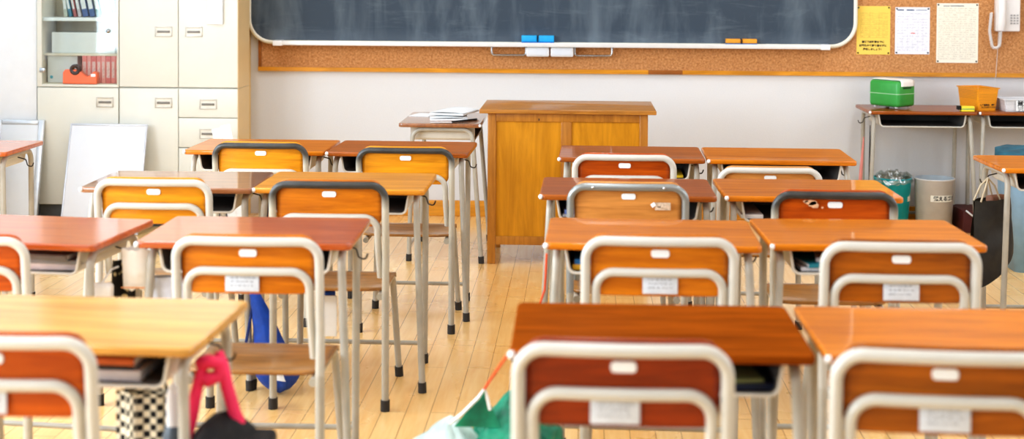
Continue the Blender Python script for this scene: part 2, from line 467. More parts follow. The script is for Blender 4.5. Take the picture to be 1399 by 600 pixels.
for i, (a, b) in enumerate(WIN):
    m = MB(); x = XL-.08
    for lo, hi in (((x-.03, a, .85), (x+.03, a+.05, 2.65)), ((x-.03, b-.05, .85), (x+.03, b, 2.65)), ((x-.03, a+.05, .85), (x+.03, b-.05, .9)),
                   ((x-.03, a+.05, 2.6), (x+.03, b-.05, 2.65)), ((x-.02, (a+b)/2-.03, .9), (x+.02, (a+b)/2+.03, 2.6))): m.box(lo, hi)
    struct(m, 'window_%d' % (i+1), ALU)
# baseboards
BBW = TRIMW
m = MB(); m.bbox((-2.10, WY-.018, 0), (XR, WY, 0.103), 0.004); struct(m, 'baseboard_front', BBW)
m = MB(); m.bbox((XR-.018, -1.4, 0), (XR, WY-.02, 0.103), 0.004); struct(m, 'baseboard_right', BBW)
# plain pier in the corner left of the cabinets
PIER = plain('pier_paint', (240, 240, 240), 0.8, var=0.01)
m = MB(); m.box((XL, 8.42, 0), (-3.372, WY, ZC)); struct(m, 'wall_corner', PIER)

PIL = plain('pilaster_paint', (228, 190, 124), .7, var=.01)
m = MB(); m.box((-3.37, 8.695, 0), (-2.160, WY, ZC)); struct(m, 'trim_1', PIL)
# ------------------------------------------------------------------ notice board of cork + wooden rail
nb = empty('cork_notice_board', (0.8, WY, 0))
tag(nb, 'long cork notice board behind the chalkboard with a thin wooden rail along its bottom', 'notice board')
def LX(x): return x - 0.8
m = MB(); m.box((LX(-2.085), -0.012, .955), (LX(3.6), 0, 2.6)); m.build('cork_panel', cork_mat(), nb)
DKW = wood('trim_wood_dark', (140, 82, 30), (176, 108, 48), scale=(4, 40, 40), rough=0.45)
m = MB()
xs = [-2.105]
while xs[-1] < 3.6: xs.append(xs[-1] + random.choice((.22, .5, .7, .9)))
for i in range(len(xs)-1):
    m.box((LX(xs[i]), -0.028, .938), (LX(min(xs[i+1], 3.6)), 0, .965), mi=(1 if i == 5 else 0))
m.build('bottom_rail', [TRIMW, DKW], nb)
m = MB(); m.box((LX(-2.105), -0.022, .965), (LX(-2.085), 0, 2.6)); m.build('side_rail', DKW, nb)

# ------------------------------------------------------------------ chalkboard
cb = empty('chalkboard', (-0.205, WY-.012, 1.125))
tag(cb, 'large dark slate chalkboard with rounded cream frame, smeared with chalk dust', 'chalkboard')
BW, BH, BR = 3.90, 1.25, 0.15
o = rrect(BW, BH, BR, 10, 0, BH/2 + .005)
m = MB(); m.slab([(x, z) for x, z in o], 0.0, 0.045, 0.004, M=Matrix.Rotation(PI/2, 4, 'X')); 
sur = m.build('writing_surface', chalk_mat(), cb)
FR = plain('board_frame_paint', (238, 232, 212), 0.35, var=0.02)
path = [Vector((x, -0.035, z)) for x, z in o]; path.append(path[0].copy()); path.append(path[1].copy())
m = MB(); m.tube(path, 0.0155, 12, False); m.build('frame', FR, cb)
# tray
m = MB(); m.bbox((-BW/2+.20, -0.115, -0.012), (BW/2-.20, -0.03, 0.0), 0.004); m.bbox((-BW/2+.20, -0.125, -0.012), (BW/2-.20, -0.115, 0.016), 0.003)
tr = m.build('chalk_tray', plain('tray_aluminium', (226, 222, 216), 0.35, metal=0.15, var=0.02), cb)
for sx in (-1, 1):
    m = MB(); m.bbox((sx*(BW/2-.20)-.03, -0.128, -0.016), (sx*(BW/2-.20)+.03, -0.028, 0.018), 0.004)
    m.build('end_cap', WHITEP, tr)
# chalk bits as individual things on the tray
for i, (x, rz, colr, nm) in enumerate(((-1.30, .1, WHITEP, 'short white chalk stick lying on the left half of the chalkboard tray'),
                               (1.31, 1.4, METAL, 'small steel clip lying near the right end of the chalkboard tray'))):
    m = MB(); m.tube([(-.03, 0, 0), (.03, 0, 0)], .0055, 10)
    c = m.build('chalk_stick' if i == 0 else 'steel_clip', colr, None, (x, WY-.085, 1.125+.0058), rz*.1)
    tag(c, nm, 'chalk' if i == 0 else 'clip')

# handles and drawers under the board
for i, (x0, x1) in enumerate(((-.575, -.352), (-.04, .20))):
    m = MB(); zt, zb = 1.112, 1.056
    m.tube(fillet([(x0-(x0+x1)/2, 0, zt-zb), (x0-(x0+x1)/2, 0, 0), (x1-(x0+x1)/2, 0, 0), (x1-(x0+x1)/2, 0, zt-zb)], .02), .0075, 12)
    hd = m.build('hanging_rail', METAL, cb, ((x0+x1)/2-cb.location.x, WY-.055-cb.location.y, zb-cb.location.z))
    for x in (x0, x1):
        m = MB(); m.bbox((x-(x0+x1)/2-.012, -.02, zt-zb-.005), (x-(x0+x1)/2+.012, .045, zt-zb+.0), .002)
        m.build('bracket', HOOKM, hd)
for i, x in enumerate((-.276, -.12)):
    m = MB(); m.bbox((-.073, -.03, 0), (.073, .05, .060), .010); t = m.build('chalk_box', plain('drawer_white', (236, 236, 236), .4, var=.01), cb, (x-cb.location.x, WY-.09-cb.location.y, 1.051-cb.location.z))
    m = MB(); m.bbox((-.064, -.0325, .009), (.064, -.028, .052), .002); m.build('front_panel', plain('drawer_grey', (214, 216, 220), .5, var=.01), t)

# felt erasers
def eraser(name, x, wid, c1, c2, label):
    t = empty(name, (x, WY-.085, 1.126)); tag(t, label, 'eraser')
    m = MB(); m.bbox((-wid/2, -.027, 0), (wid/2, .027, .020), .003); m.build('felt_pad', c1, t)
    m = MB(); m.bbox((-wid/2, -.028, .020), (-.006, .028, .060 if wid > .2 else .048), .004); m.bbox((.006, -.028, .020), (wid/2, .028, .060 if wid > .2 else .048), .004)
    m.bbox((-.008, -.02, .02), (.008, .02, .04), .002)
    m.build('back', c2, t)
    m = MB(); m.tube([(0, -.031, .02), (0, -.033, .038), (0, -.02, .056 if wid > .2 else .046)], .0035, 8); m.build('strap', BLACK, t)
eraser('board_eraser', -.276, .208, plain('blue_felt', (8, 110, 190), .9), plain('cyan_back', (30, 168, 226), .6), 'bright blue chalkboard eraser with black strap standing on the tray')
eraser('board_eraser', 1.02, .196, plain('blue_felt2', (40, 110, 170), .9), plain('orange_back', (236, 160, 44), .6), 'orange and blue chalkboard eraser with black strap standing on the tray')

# ------------------------------------------------------------------ notices
def notice(cx, cz, w, h, mat, label, extra=None, tilt=0.0):
    t = empty('notice_sheet', (cx, WY-.0135, cz)); t.rotation_euler.y = tilt; tag(t, label, 'notice', 'sheets pinned on the cork board')
    m = MB(); m.box((-w/2, -.001, -h/2), (w/2, 0, h/2)); sh = m.build('sheet', mat, t)
    for sx, sz in ((-1, -1), (1, -1), (-1, 1), (1, 1)):
        m = MB(); m.lathe([(0, .0055), (.0045, .0045), (.0055, 0), (.0055, -.001)], seg=12, M=Matrix.Translation((sx*(w/2-.010), -.001, sz*(h/2-.010))) @ Matrix.Rotation(PI/2, 4, 'X'))
        m.build('pin', INK, t)
    if extra: extra(t, w, h)
    return t
def yellow_extra(t, w, h):
    m = MB()
    for k, ln in enumerate(('最終下校時間までに', '校門を出て寄り道せずに', '帰宅しましょう！')):
        put_text(m, ln, .0158, (-.002, -.002, -h/2+.080-k*.0235), bold=.0006)
    m.build('message_lettering', INK, t)
notice(1.868, 1.232, .212, .310, print_mat('yellow_sheet', (246, 208, 96), (120, 96, 40), 3, 12, -.082, .092, -.048, .118, .5, .45),
       'yellow notice sheet with a table and three bold lines, right beside the chalkboard', yellow_extra)
def white_extra(t, w, h):
    m = MB(); m.box((-.096, -.0016, h/2-.022), (-.055, -.0012, h/2-.014)); m.box((-.038, -.0016, h/2-.022), (.010, -.0012, h/2-.014)); m.box((.02, -.0016, h/2-.020), (.09, -.0012, h/2-.016))
    m.build('heading', plain('navy_ink', (90, 108, 140), .7, var=.25, nscale=300), t)
    m = MB(); m.box((-.010, -.0016, -.018), (.016, -.0012, -.013)); m.build('red_entry', REDINK, t)
notice(2.114, 1.231, .218, .300, print_mat('white_sheet', (238, 236, 240), (120, 124, 140), 6, 14, -.096, .098, -.132, .118, .55, .3),
       'white timetable sheet pinned between the yellow notice and the tall cream one', white_extra)
def cream_extra(t, w, h):
    m = MB(); m.box((-.09, -.0016, h/2-.020), (-.05, -.0012, h/2-.015)); m.box((-.045, -.0016, h/2-.020), (.04, -.0012, h/2-.014)); m.build('heading', GREYINK, t)
notice(2.397, 1.218, .262, .380, print_mat('cream_sheet', (244, 236, 216), (128, 116, 90), 7, 24, -.120, .118, -.170, .165, .6, .25),
       'tall cream schedule sheet pinned left of the white wall telephone', cream_extra)

# ------------------------------------------------------------------ wall telephone
ph = empty('wall_telephone', (2.70, WY-.012, 1.232)); tag(ph, 'white wall telephone with handset and keypad on the cork board', 'telephone')
TEL = plain('telephone_plastic', (238, 232, 226), .35, var=.01)
m = MB(); m.bbox((-.075, -.055, 0), (.075, 0, .27), .008); m.build('body', TEL, ph)
m = MB()
m.tube([(-.052, -.075, .012), (-.052, -.085, .05), (-.052, -.09, .13), (-.052, -.085, .21), (-.052, -.075, .25)], .027, 18, radii=[.024, .029, .025, .029, .024])
m.build('handset', TEL, ph)
KEY = plain('key_grey', (176, 170, 166), .5, var=.02)
for r in range(4):
    for c in range(3):
        m = MB(); m.bbox((.012+c*.019, -.060, .035+r*.017+.012), (.024+c*.019, -.054, .045+r*.017+.012), .002); m.build('key', KEY, ph)
pts = []
base = fillet([(-.052, -.07, .00), (-.052, -.055, -.10), (-.095, -.05, -.11), (-.115, -.05, 0), (-.105, -.05, .12)], .045, 8)
base = [Vector(p) for p in base]; L = [0]
for i in range(1, len(base)): L.append(L[-1] + (base[i]-base[i-1]).length)
def along(d):
    for i in range(1, len(base)):
        if d <= L[i]: t = (d-L[i-1])/max(1e-9, (L[i]-L[i-1])); return base[i-1].lerp(base[i], t), (base[i]-base[i-1]).normalized()
    return base[-1], (base[-1]-base[-2]).normalized()
turns = int(L[-1]/.0075); n = turns*9
for i in range(n+1):
    p, tg = along(L[-1]*i/n); a = 2*PI*i/9; side = tg.cross(Vector((0,1,0))).normalized()
    pts.append(p + Vector((0,1,0))*(.008*math.cos(a)) + side*(.008*math.sin(a)))
m = MB(); m.tube(pts, .0028, 6); m.build('coiled_cord', TEL, ph)
m = MB(); m.tube([(-.045, -.003, .003), (-.050, -.004, -.132), (-.064, -.022, -.282), (-.068, .005, -.45)], .0016, 6)
m.build('line_cable', plain('cable_white', (225, 220, 214), .5), ph)

# ------------------------------------------------------------------ podium
pd = empty('teacher_podium', (-.0685, 7.47, 0)); tag(pd, 'tall wooden lectern cabinet with two front panels and an overhanging top', 'podium')
pw, dep, zt = .866, .50, .822
m = MB(); m.bbox((-.477, -.03, zt), (.477, .56, zt+.022), .004); m.build('top', PODT, pd)
for i, (x, y) in enumerate(((-pw/2, 0), (pw/2-.045, 0), (-pw/2, dep-.04), (pw/2-.045, dep-.04))):
    m = MB(); m.bbox((x, y, 0), (x+.045, y+.04, zt), .003); m.build('leg', PODF, pd)
m = MB()
m.bbox((-pw/2+.045, .003, zt-.045), (pw/2-.045, .035, zt), .002); m.bbox((-pw/2+.045, .003, .105), (pw/2-.045, .035, .150), .002); m.bbox((-.035, .003, .150), (.020, .035, zt-.045), .002)
m.build('front_rail', PODF, pd)
for x0, x1 in ((-pw/2+.045, -.035), (.020, pw/2-.045)):
    m = MB(); m.box((x0, .014, .150), (x1, .022, zt-.045)); m.build('front_panel', PODW, pd)
for x in (-pw/2+.01, pw/2-.02):
    m = MB(); m.box((x, .04, .12), (x+.01, dep-.04, zt)); m.build('side_panel', PODW, pd)
m = MB(); m.box((-pw/2+.02, .04, .12), (pw/2-.02, dep-.01, .135)); m.build('shelf', PODF, pd)
m = MB(); m.box((-.158, .0015, zt-.040), (-.152, .004, zt-.028)); m.build('keyhole', INK, pd)

# ------------------------------------------------------------------ desks
DW, DD, DZ = .65, .45, .76
def hook(t, sx):
    m = MB(); m.tube(fillet([(sx*.262, .06, .70), (sx*.300, .06, .690), (sx*.308, .06, .662), (sx*.330, .06, .655), (sx*.337, .06, .675)], .010, 5), .0028, 8); m.build('bag_hook', HOOKM, t)
def make_desk(topmat):
    t = empty('school_desk')
    m = MB(); m.slab(rrect(DW, DD, .022, 5), DZ-.021, DZ, .005); m.build('tabletop', topmat, t)
    m = MB(); m.lathe([(0, -.009), (.0055, -.0075), (.0085, 0), (.0055, .0075), (0, .009)], (-DW/2+.004, -DD/2+.004, DZ-.009), 14); m.build('corner_glint', WHITEP, t)  # added white bead imitates the window glint on the worn near-left corner
    # tray: open towards the sitter, rounded lower corners
    w2, y0, y1, zt_, zb = .262, -.185, .165, DZ-.0215, DZ-.098
    sec = fillet([(-w2, 0, zt_), (-w2+.012, 0, zb), (w2-.012, 0, zb), (w2, 0, zt_)], .022, 5)
    inn = fillet([(-w2+.005, 0, zt_), (-w2+.017, 0, zb+.005), (w2-.017, 0, zb+.005), (w2-.005, 0, zt_)], .018, 5)
    n = len(sec); m = MB(); nI = len(inn)
    vs = [(p.x, y, p.z) for y in (y0, y1) for p in sec]; m.add(vs, [(i, n+i, n+i+1, i+1) for i in range(n-1)], True, 0)
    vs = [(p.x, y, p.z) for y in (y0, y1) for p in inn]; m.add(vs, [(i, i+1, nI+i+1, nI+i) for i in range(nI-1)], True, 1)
    vs = [(p.x, y0, p.z) for p in sec] + [(p.x, y0, p.z) for p in inn]; m.add(vs, [(i, i+1, n+i+1, n+i) for i in range(n-1)], False, 0)
    m.tube([(p.x, y0, p.z) for p in sec], .0035, 6, mi=0)
    vs = [(p.x, y1, p.z) for p in sec]; m.add(vs, [tuple(range(n))], False, 0)
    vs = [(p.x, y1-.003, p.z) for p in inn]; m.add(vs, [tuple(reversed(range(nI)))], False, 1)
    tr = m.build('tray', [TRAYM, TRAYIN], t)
    for sx in (-1, 1):
        for sy in (-1, 1):
            xt = sx*.288; yt = -.175 if sy < 0 else .15
            foot = Vector((sx*.322, -.232, .004)) if sy < 0 else Vector((sx*.282, .170, .004))
            p = fillet([foot, (xt, yt, DZ-.034), (xt, 0.0, DZ-.034)], .055, 7)
            m = MB(); m.tube(p, .0125, 14); lg = m.build('leg', LEG, t)
            d = (Vector((xt, yt, DZ)) - foot).normalized()
            m = MB(); m.tube([foot - Vector((0,0,.004)), foot + d*.034], .0158, 14); m.build('rubber_foot', RUB, lg)
    m = MB(); m.tube([(-.283, .169, .080), (.283, .169, .080)], .009, 10); m.build('cross_bar', LEG, t)
    hook(t, 1)
    return t
protoD = {}
def desk(x, y, rz, top, label, z=0.0, group='student desks in rows'):
    if top not in protoD:
        t = protoD[top] = make_desk(TOPW[top])
    else:
        t = copy_tree(protoD[top])
    t.location = (x, y, z); t.rotation_euler.z = rz
    return tag(t, label, 'desk', group)

DESKS = {
 'R1L': (.176, 3.153, .006, 'dark', 'dark brown school desk, centre of the nearest row, orange cord on its left'),
 'R1R': (.847, 3.164, .008, 'orange', 'bright orange school desk in the nearest row at the right edge'),
 'R2L': (.223, 4.355, -.018, 'orange', 'orange-brown school desk in the second row, left desk of the right block'),
 'R2R': (.893, 4.405, .030, 'orange', 'glossy orange school desk in the second row with teal and white papers in its tray'),
 'R3L': (.178, 5.288, -.005, 'brown', 'reddish brown school desk in the third row behind the steel-tubed chair'),
 'R3R': (.855, 5.315, .017, 'orange', 'orange school desk in the third row, behind the chair with peeled paint on its backrest'),
 'R4L': (.231, 6.344, -.015, 'brown', 'brown school desk in the row nearest the podium, standing in front of the podium'),
 'R4R': (.891, 6.333, -.017, 'orange', 'orange-brown school desk in the farthest row, right desk of the right block'),
 'L1':  (-1.141, 3.133, -.037, 'tan', 'pale tan school desk at lower left, pink strap hanging at its side'),
 'L2L': (-1.731, 4.25, -.097, 'salmon', 'reddish school desk at the left edge with grey magazines in its tray'),
 'L2R': (-1.009, 4.293, .018, 'salmon', 'reddish school desk in the second row, with a white cloth bag on its left hook'),
 'L3L': (-1.561, 5.33, .027, 'umber', 'dull brown school desk with strong window glare in the third row on the left'),
 'L3R': (-.905, 5.355, -.004, 'honey', 'light honey-coloured school desk in the third row beside the central aisle'),
 'L4L': (-1.489, 6.454, 0.0, 'orange', 'orange school desk in the farthest left row, nearer the white cabinets'),
 'L4R': (-.826, 6.444, -.02, 'brown', 'brown school desk in the farthest left row next to the aisle, books in its tray'),
}
DK = {}
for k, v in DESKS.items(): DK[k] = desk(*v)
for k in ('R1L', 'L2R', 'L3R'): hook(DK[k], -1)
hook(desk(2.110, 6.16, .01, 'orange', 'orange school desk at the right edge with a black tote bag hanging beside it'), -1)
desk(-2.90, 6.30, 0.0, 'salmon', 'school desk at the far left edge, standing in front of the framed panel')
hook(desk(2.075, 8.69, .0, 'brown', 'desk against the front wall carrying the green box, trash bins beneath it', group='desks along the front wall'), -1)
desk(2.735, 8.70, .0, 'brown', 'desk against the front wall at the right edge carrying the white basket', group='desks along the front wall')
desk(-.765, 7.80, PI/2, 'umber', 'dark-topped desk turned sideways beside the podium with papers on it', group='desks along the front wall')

# ------------------------------------------------------------------ chairs
def label_strokes(mb, w, h, y, mi):
    for i in range(3):
        zz = h*(.22 - .22*i); x = -w*.36
        while x < w*.34:
            l = random.uniform(.003, .009); mb.box((x, y-.0004, zz-.0011), (x+l, y, zz+.0011), mi=mi); x += l + random.uniform(.002, .007)
def make_chair(tube, ply, mode):
    t = empty('school_chair'); TM = TUBE[tube]; PM = PLY[ply]
    R = .0132
    hw = .203; yb = -.215; ytop = -.235
    # outer back frame: vertical tubes over the rear legs, joined by the top rail
    def bow(pts, amt):
        out = []
        for p in pts:
            p = Vector(p); f = max(0, 1-(p.x/hw)**2)
            if p.z > .62: p.y -= amt*f
            out.append(p)
        return out
    def dens(pts, k=8):
        out = []
        for a, b in zip(pts[:-1], pts[1:]):
            a, b = Vector(a), Vector(b); nn = max(1, int((b-a).length/.03))
            out += [a.lerp(b, i/nn) for i in range(nn)]
        out.append(Vector(pts[-1])); return out
    zt = .828-R
    P = fillet([(-hw, yb, .43), (-hw, yb+.006, .55), (-hw, ytop, zt), (hw, ytop, zt), (hw, yb+.006, .55), (hw, yb, .43)], [.2, .052, .052, .2], 9)
    m = MB(); m.tube(bow(dens(P), .012), R, 16); bf = m.build('back_frame', TM, t)
    hi = .174; zi = {'cream': .742, 'black': .712, 'steel': .655}[tube]-R
    P = fillet([(-hi-.006, yb+.035, .475), (-hi, yb+.010, .60), (-hi, ytop+.012, zi), (hi, ytop+.012, zi), (hi, yb+.010, .60), (hi+.006, yb+.035, .475)], [.2, .050, .050, .2], 9)
    m = MB(); m.tube(bow(dens(P), .012), R*.93, 16)
    m.build('inner_frame', TUBE['cream'] if tube == 'black' else TM, t)
    # rear legs, front legs with seat rails
    for sx in (-1, 1):
        f = Vector((sx*hw, -.215, .004))
        m = MB(); m.tube([f, (sx*hw, yb, .435)], R, 14); lg = m.build('leg', LEG, t)
        m = MB(); m.tube([f-Vector((0,0,.004)), f+Vector((0,0,.036))], R+.0035, 14); m.build('rubber_foot', RUB, lg)
        f = Vector((sx*.196, .225, .004))
        m = MB(); m.tube(fillet([f, (sx*.178, .155, .415), (sx*.178, -.19, .405)], .06, 8), R*.93, 14); lg = m.build('leg', LEG, t)
        d = (Vector((sx*.178, .155, .415))-f).normalized()
        m = MB(); m.tube([f-Vector((0,0,.004)), f+d*.036], R+.003, 14); m.build('rubber_foot', RUB, lg)
    m = MB(); m.tube([(-.177, .06, .408), (.177, .06, .408)], .009, 10); m.build('seat_rail', LEG, t)
    # seat: moulded plywood
    w, d0, d1, th = .385, -.185, .185, .011
    def seatf(u, v, top):
        x = (u-.5)*w; y = d0+(d1-d0)*v
        # rounded plan corners
        ex = abs(u-.5)*2
        if v < .12: y += (.03*ex**6)*(1-v/.12)
        if v > .88: y -= (.03*ex**6)*((v-.88)/.12)
        z = .428 - .012*math.cos((u-.5)*PI)*math.sin(min(1, v*1.25)*PI)
        if v < .25: z -= -0.006*(1-v/.25)
        if v > .8: z -= .014*((v-.8)/.2)**2
        return (x, y, z - (0 if top else th))
    m = MB(); nu = nv = 15
    tv = [seatf(i/(nu-1), j/(nv-1), True) for j in range(nv) for i in range(nu)]; bv = [seatf(i/(nu-1), j/(nv-1), False) for j in range(nv) for i in range(nu)]
    q = nu*nv; fs = []
    for j in range(nv-1):
        for i in range(nu-1):
            a = j*nu+i; fs.append((a, a+1, a+nu+1, a+nu)); fs.append((q+a, q+a+nu, q+a+nu+1, q+a+1))
    for i in range(nu-1): fs.append((i, q+i, q+i+1, i+1)); a = (nv-1)*nu+i; fs.append((a, a+1, q+a+1, q+a))
    for j in range(nv-1): a = j*nu; fs.append((a, a+nu, q+a+nu, q+a)); a = j*nu+nu-1; fs.append((a, q+a, q+a+nu, a+nu))
    m.add(tv+bv, fs, True); m.build('seat', SEATW, t)
    # backrest: curved plywood in front of both tubes
    ol = rrect(.378, .168, .035, 6, 0, 0)
    zc, hgt = .748, .168
    m = MB(); K = 23; rows = 9; th = .010
    def edge(u, v):   # v 0..1 bottom->top, rounded corners via width function
        z = (v-.5)*hgt; r = .035; lim = hgt/2-r
        wx = .189
        if abs(z) > lim: wx = .189 - r + math.sqrt(max(0, r*r-(abs(z)-lim)**2))
        return (u-.5)*2*wx, z
    def bk(u, v, back):
        x, z = edge(u, v); z += zc
        y = ytop + R + .001 + (.010 if back == 0 else 0) - .010*max(0, 1-(x/hw)**2) + (zc+.05-z)*.05
        return (x, y, z)
    vv = [0, .03, .08, .14, .21] + [.3, .5, .7] + [.79, .86, .92, .97, 1]
    F = [bk(i/(K-1), v, 1) for v in vv for i in range(K)]; B = [bk(i/(K-1), v, 0) for v in vv for i in range(K)]
    q = len(F); fs = []
    for j in range(len(vv)-1):
        for i in range(K-1):
            a = j*K+i; fs.append((a, a+1, a+K+1, a+K)); fs.append((q+a, q+a+K, q+a+K+1, q+a+1))
    for i in range(K-1): fs.append((i, q+i, q+i+1, i+1)); a = (len(vv)-1)*K+i; fs.append((a, a+1, q+a+1, q+a))
    for j in range(len(vv)-1): a = j*K; fs.append((a, a+K, q+a+K, q+a)); a += K-1; fs.append((a, q+a, q+a+K, a+K))
    m.add(F+B, fs, True); br = m.build('backrest', PM, t)
    yp = bk(.5, .7, 1)[1]
    m = MB(); m.slab(rrect(.050, .021, .008, 5, .002, .7805), -yp-.001, -yp+.004, .001, M=Matrix.Rotation(PI/2, 4, 'X')); m.build('number_plate', WHITEP, br)
    if mode != 'nolabel':
        m = MB(); yq = bk(.5, .2, 1)[1]; x0 = -.062 if mode == 'left' else -.046
        m.bbox((x0, yq-.008, .672), (x0+.096, yq-.006, .737), .001)
        mm = MB(); lb = m.build('name_label', LABELP, br)
        m = MB(); label_strokes(m, .09, .05, yq-.0085, 0)
        for i in range(len(m.v)): m.v[i] = (m.v[i][0]+x0+.048, m.v[i][1], m.v[i][2]+.700)
        m.build('label_writing', GREYINK, lb)
    return t
protoC = {}
def chair(x, y, tube, ply, label, mode='mid', rz=0.0, sc=1.0):
    key = (tube, ply, mode)
    t = protoC[key] = make_chair(*key) if key not in protoC else copy_tree(protoC[key])
    t.location = (x, y, 0); t.rotation_euler.z = rz; t.scale = (1, 1, sc)
    tag(t, label, 'chair', 'school chairs pushed in at the desks'); return t
chair(.085, 2.90, 'cream', 'dark', 'chair with cream tubes and dark red-brown backrest, nearest in the centre', 'left', sc=1.029)
chair(.711, 2.90, 'cream', 'bronze', 'chair with cream tubes and brownish orange backrest at the lower right corner', 'mid', rz=-.05, sc=1.026)
chair(.220, 4.03, 'cream', 'orange', 'chair with cream tubes and orange backrest at the second-row desk left of the right block', 'mid', sc=1.025)
chair(.865, 3.99, 'cream', 'bronze', 'chair with cream tubes pushed in at the glossy second-row desk on the right', 'mid', sc=1.028)
R3Lc = chair(.170, 5.12, 'steel', 'tan', 'chair with grey steel tubes and pale tan backrest with a torn sticker', 'nolabel', sc=1.005)
R3Rc = chair(.875, 5.02, 'black', 'red', 'chair with dark top tube and orange backrest with peeled pale patch', 'nolabel', sc=1.0)
chair(.182, 5.94, 'cream', 'red', 'chair with cream tubes and reddish backrest right in front of the podium', 'nolabel', sc=1.003)
chair(.780, 5.95, 'cream', 'tan', 'low chair with cream top tube at the farthest desk of the right block', 'nolabel', sc=.945)
chair(-1.165, 2.90, 'cream', 'red', 'chair with cream tubes and reddish backrest at the lower left corner', 'left', sc=1.02)
chair(-.930, 4.05, 'cream', 'orange', 'chair with cream tubes and orange backrest in the second row, blue bag beyond it', 'left')
chair(-1.780, 4.08, 'cream', 'red', 'chair with cream tubes and dark orange backrest cut by the left edge', 'nolabel', sc=.98)
chair(-1.530, 5.11, 'cream', 'amber', 'chair with cream tubes and amber backrest at the desk with window glare', 'nolabel')
chair(-.895, 5.11, 'black', 'orange', 'chair with black top tube and orange backrest at the honey-coloured desk', 'nolabel')
chair(-1.415, 6.28, 'black', 'amber', 'chair with black top tube at the far left-block desk near the cabinets', 'nolabel', sc=.99)
chair(-.760, 6.20, 'black', 'amber', 'chair with black top tube at the far left-block desk beside the aisle', 'nolabel', sc=.985)
chair(2.14, 5.86, 'cream', 'red', 'chair at the right edge whose dark seat edge shows behind the desk leg', 'nolabel')
chair(-2.92, 6.12, 'cream', 'orange', 'chair at the far left edge with only the corner of its seat showing', 'nolabel')
# particular wear marks
STK = plain('torn_sticker', (212, 186, 160), .5, var=.15, nscale=90)
for ch in R3Lc.children:
    if ch.name.startswith('backrest'):
        m = MB(); m.bbox((.095, -.240, .735), (.150, -.2385, .762), .0008); m.bbox((.118, -.2415, .742), (.134, -.2398, .758), .0008); m.build('torn_sticker', STK, ch)
        m = MB(); m.bbox((-.008, -.002, -.005), (.008, .002, .009), .001, M=Matrix.Translation((.090, -.242, .752)) @ Matrix.Rotation(-.6, 4, 'Y')); m.build('paper_scrap', WHITEP, ch)
        for i, (dx, dz) in enumerate(((.106, .747), (.112, .747))):
            m = MB(); m.lathe([(0, .001), (.0022, .001), (.0022, 0)], seg=8, M=Matrix.Translation((dx, -.2405, dz)) @ Matrix.Rotation(PI/2, 4, 'X')); m.build('black_dot', INK, ch)
    if ch.name.startswith('back_frame'):
        for sx in (-1, 1):
            m = MB(); m.lathe([(0, .004), (.004, .003), (.005, 0)], seg=12, M=Matrix.Translation((sx*.125, -.2555, .815)) @ Matrix.Rotation(PI/2, 4, 'X')); m.build('rivet', METAL, ch)
for ch in R3Rc.children:
    if ch.name.startswith('backrest'):
        WORN = plain('worn_patch', (226, 178, 138), .6, var=.1, nscale=60)
        for (cx, cz, rx, rz_) in ((-.083, .789, .022, .009), (-.072, .782, .017, .012), (-.100, .793, .010, .004), (-.043, .772, .004, .003)):
            vs = [(cx, -.2405, cz)]
            for k in range(14):
                a = 2*PI*k/14; r = 1+.45*noise.noise(Vector((cx*99, k*1.7, 3)))
                vs.append((cx+rx*r*math.cos(a), -.2405, cz+rz_*r*math.sin(a)))
            m = MB(); m.add(vs, [(0, 1+k, 1+(k+1) % 14) for k in range(14)]); m.build('worn_patch', WORN, ch)

# ------------------------------------------------------------------ cabinets
def recess_handle(parent, x, z, y, w=.108, h=.062):
    m = MB(); t = .007
    m.bbox((x-w/2, y-.006, z-h/2), (x+w/2, y+.0, z-h/2+t), .002); m.bbox((x-w/2, y-.006, z+h/2-t), (x+w/2, y, z+h/2), .002)
    m.bbox((x-w/2, y-.006, z-h/2), (x-w/2+t, y, z+h/2), .002); m.bbox((x+w/2-t, y-.006, z-h/2), (x+w/2, y, z+h/2), .002)
    m.box((x-w/2+t, y-.0022, z-h/2+t), (x+w/2-t, y-.0012, z+h/2-t), mi=1)
    m.bbox((x-w/2+.014, y-.005, z-.008), (x+w/2-.014, y-.002, z+.006), .001, mi=2)
    m.build('handle', [plain('handle_rim', (204, 198, 186), .3, metal=.3), plain('handle_well', (232, 226, 212), .5), plain('handle_lip', (130, 124, 114), .4)], parent)
CY = 8.4
XA, XB, XM, XC = -3.362, -2.847, -2.475, -2.105
def shell(m, x0, x1, z0, z1, open_front=False, mi=0, back=8.69):
    t = .018
    m.box((x0, CY+.02, z0), (x0+t, back, z1), mi); m.box((x1-t, CY+.02, z0), (x1, back, z1), mi)
    m.box((x0+t, CY+.02, z0), (x1-t, back, z0+t), mi); m.box((x0+t, CY+.02, z1-t), (x1-t, back, z1), mi)
    m.box((x0+t, back-.01, z0+t), (x1-t, back, z1-t), mi)
ZS, ZTOP, ZK = .866, 2.15, .135
# lower left cupboard
c = empty('storage_cabinet', ((XA+XB)/2, CY, 0)); tag(c, 'lower cream cupboard with one door under the glass bookcase', 'cabinet', 'cream storage cabinets'); ox = (XA+XB)/2
m = MB(); shell(m, XA-ox, XB-ox-.001, ZK, ZS-.002); 
for i, p in enumerate(m.v): m.v[i] = (p[0], p[1]-CY, p[2])
m.build('carcass', CAB, c)
m = MB(); m.bbox((XA-ox+.002, -.0, ZK), (XB-ox-.004, .02, ZS-.006), .0025); d = m.build('door', CAB, c); recess_handle(d, -2.934-ox, .774, 0)
m = MB(); m.box((XA-ox+.002, .035, 0), (XB-ox-.001, .28, ZK)); m.build('plinth', DGREY, c)
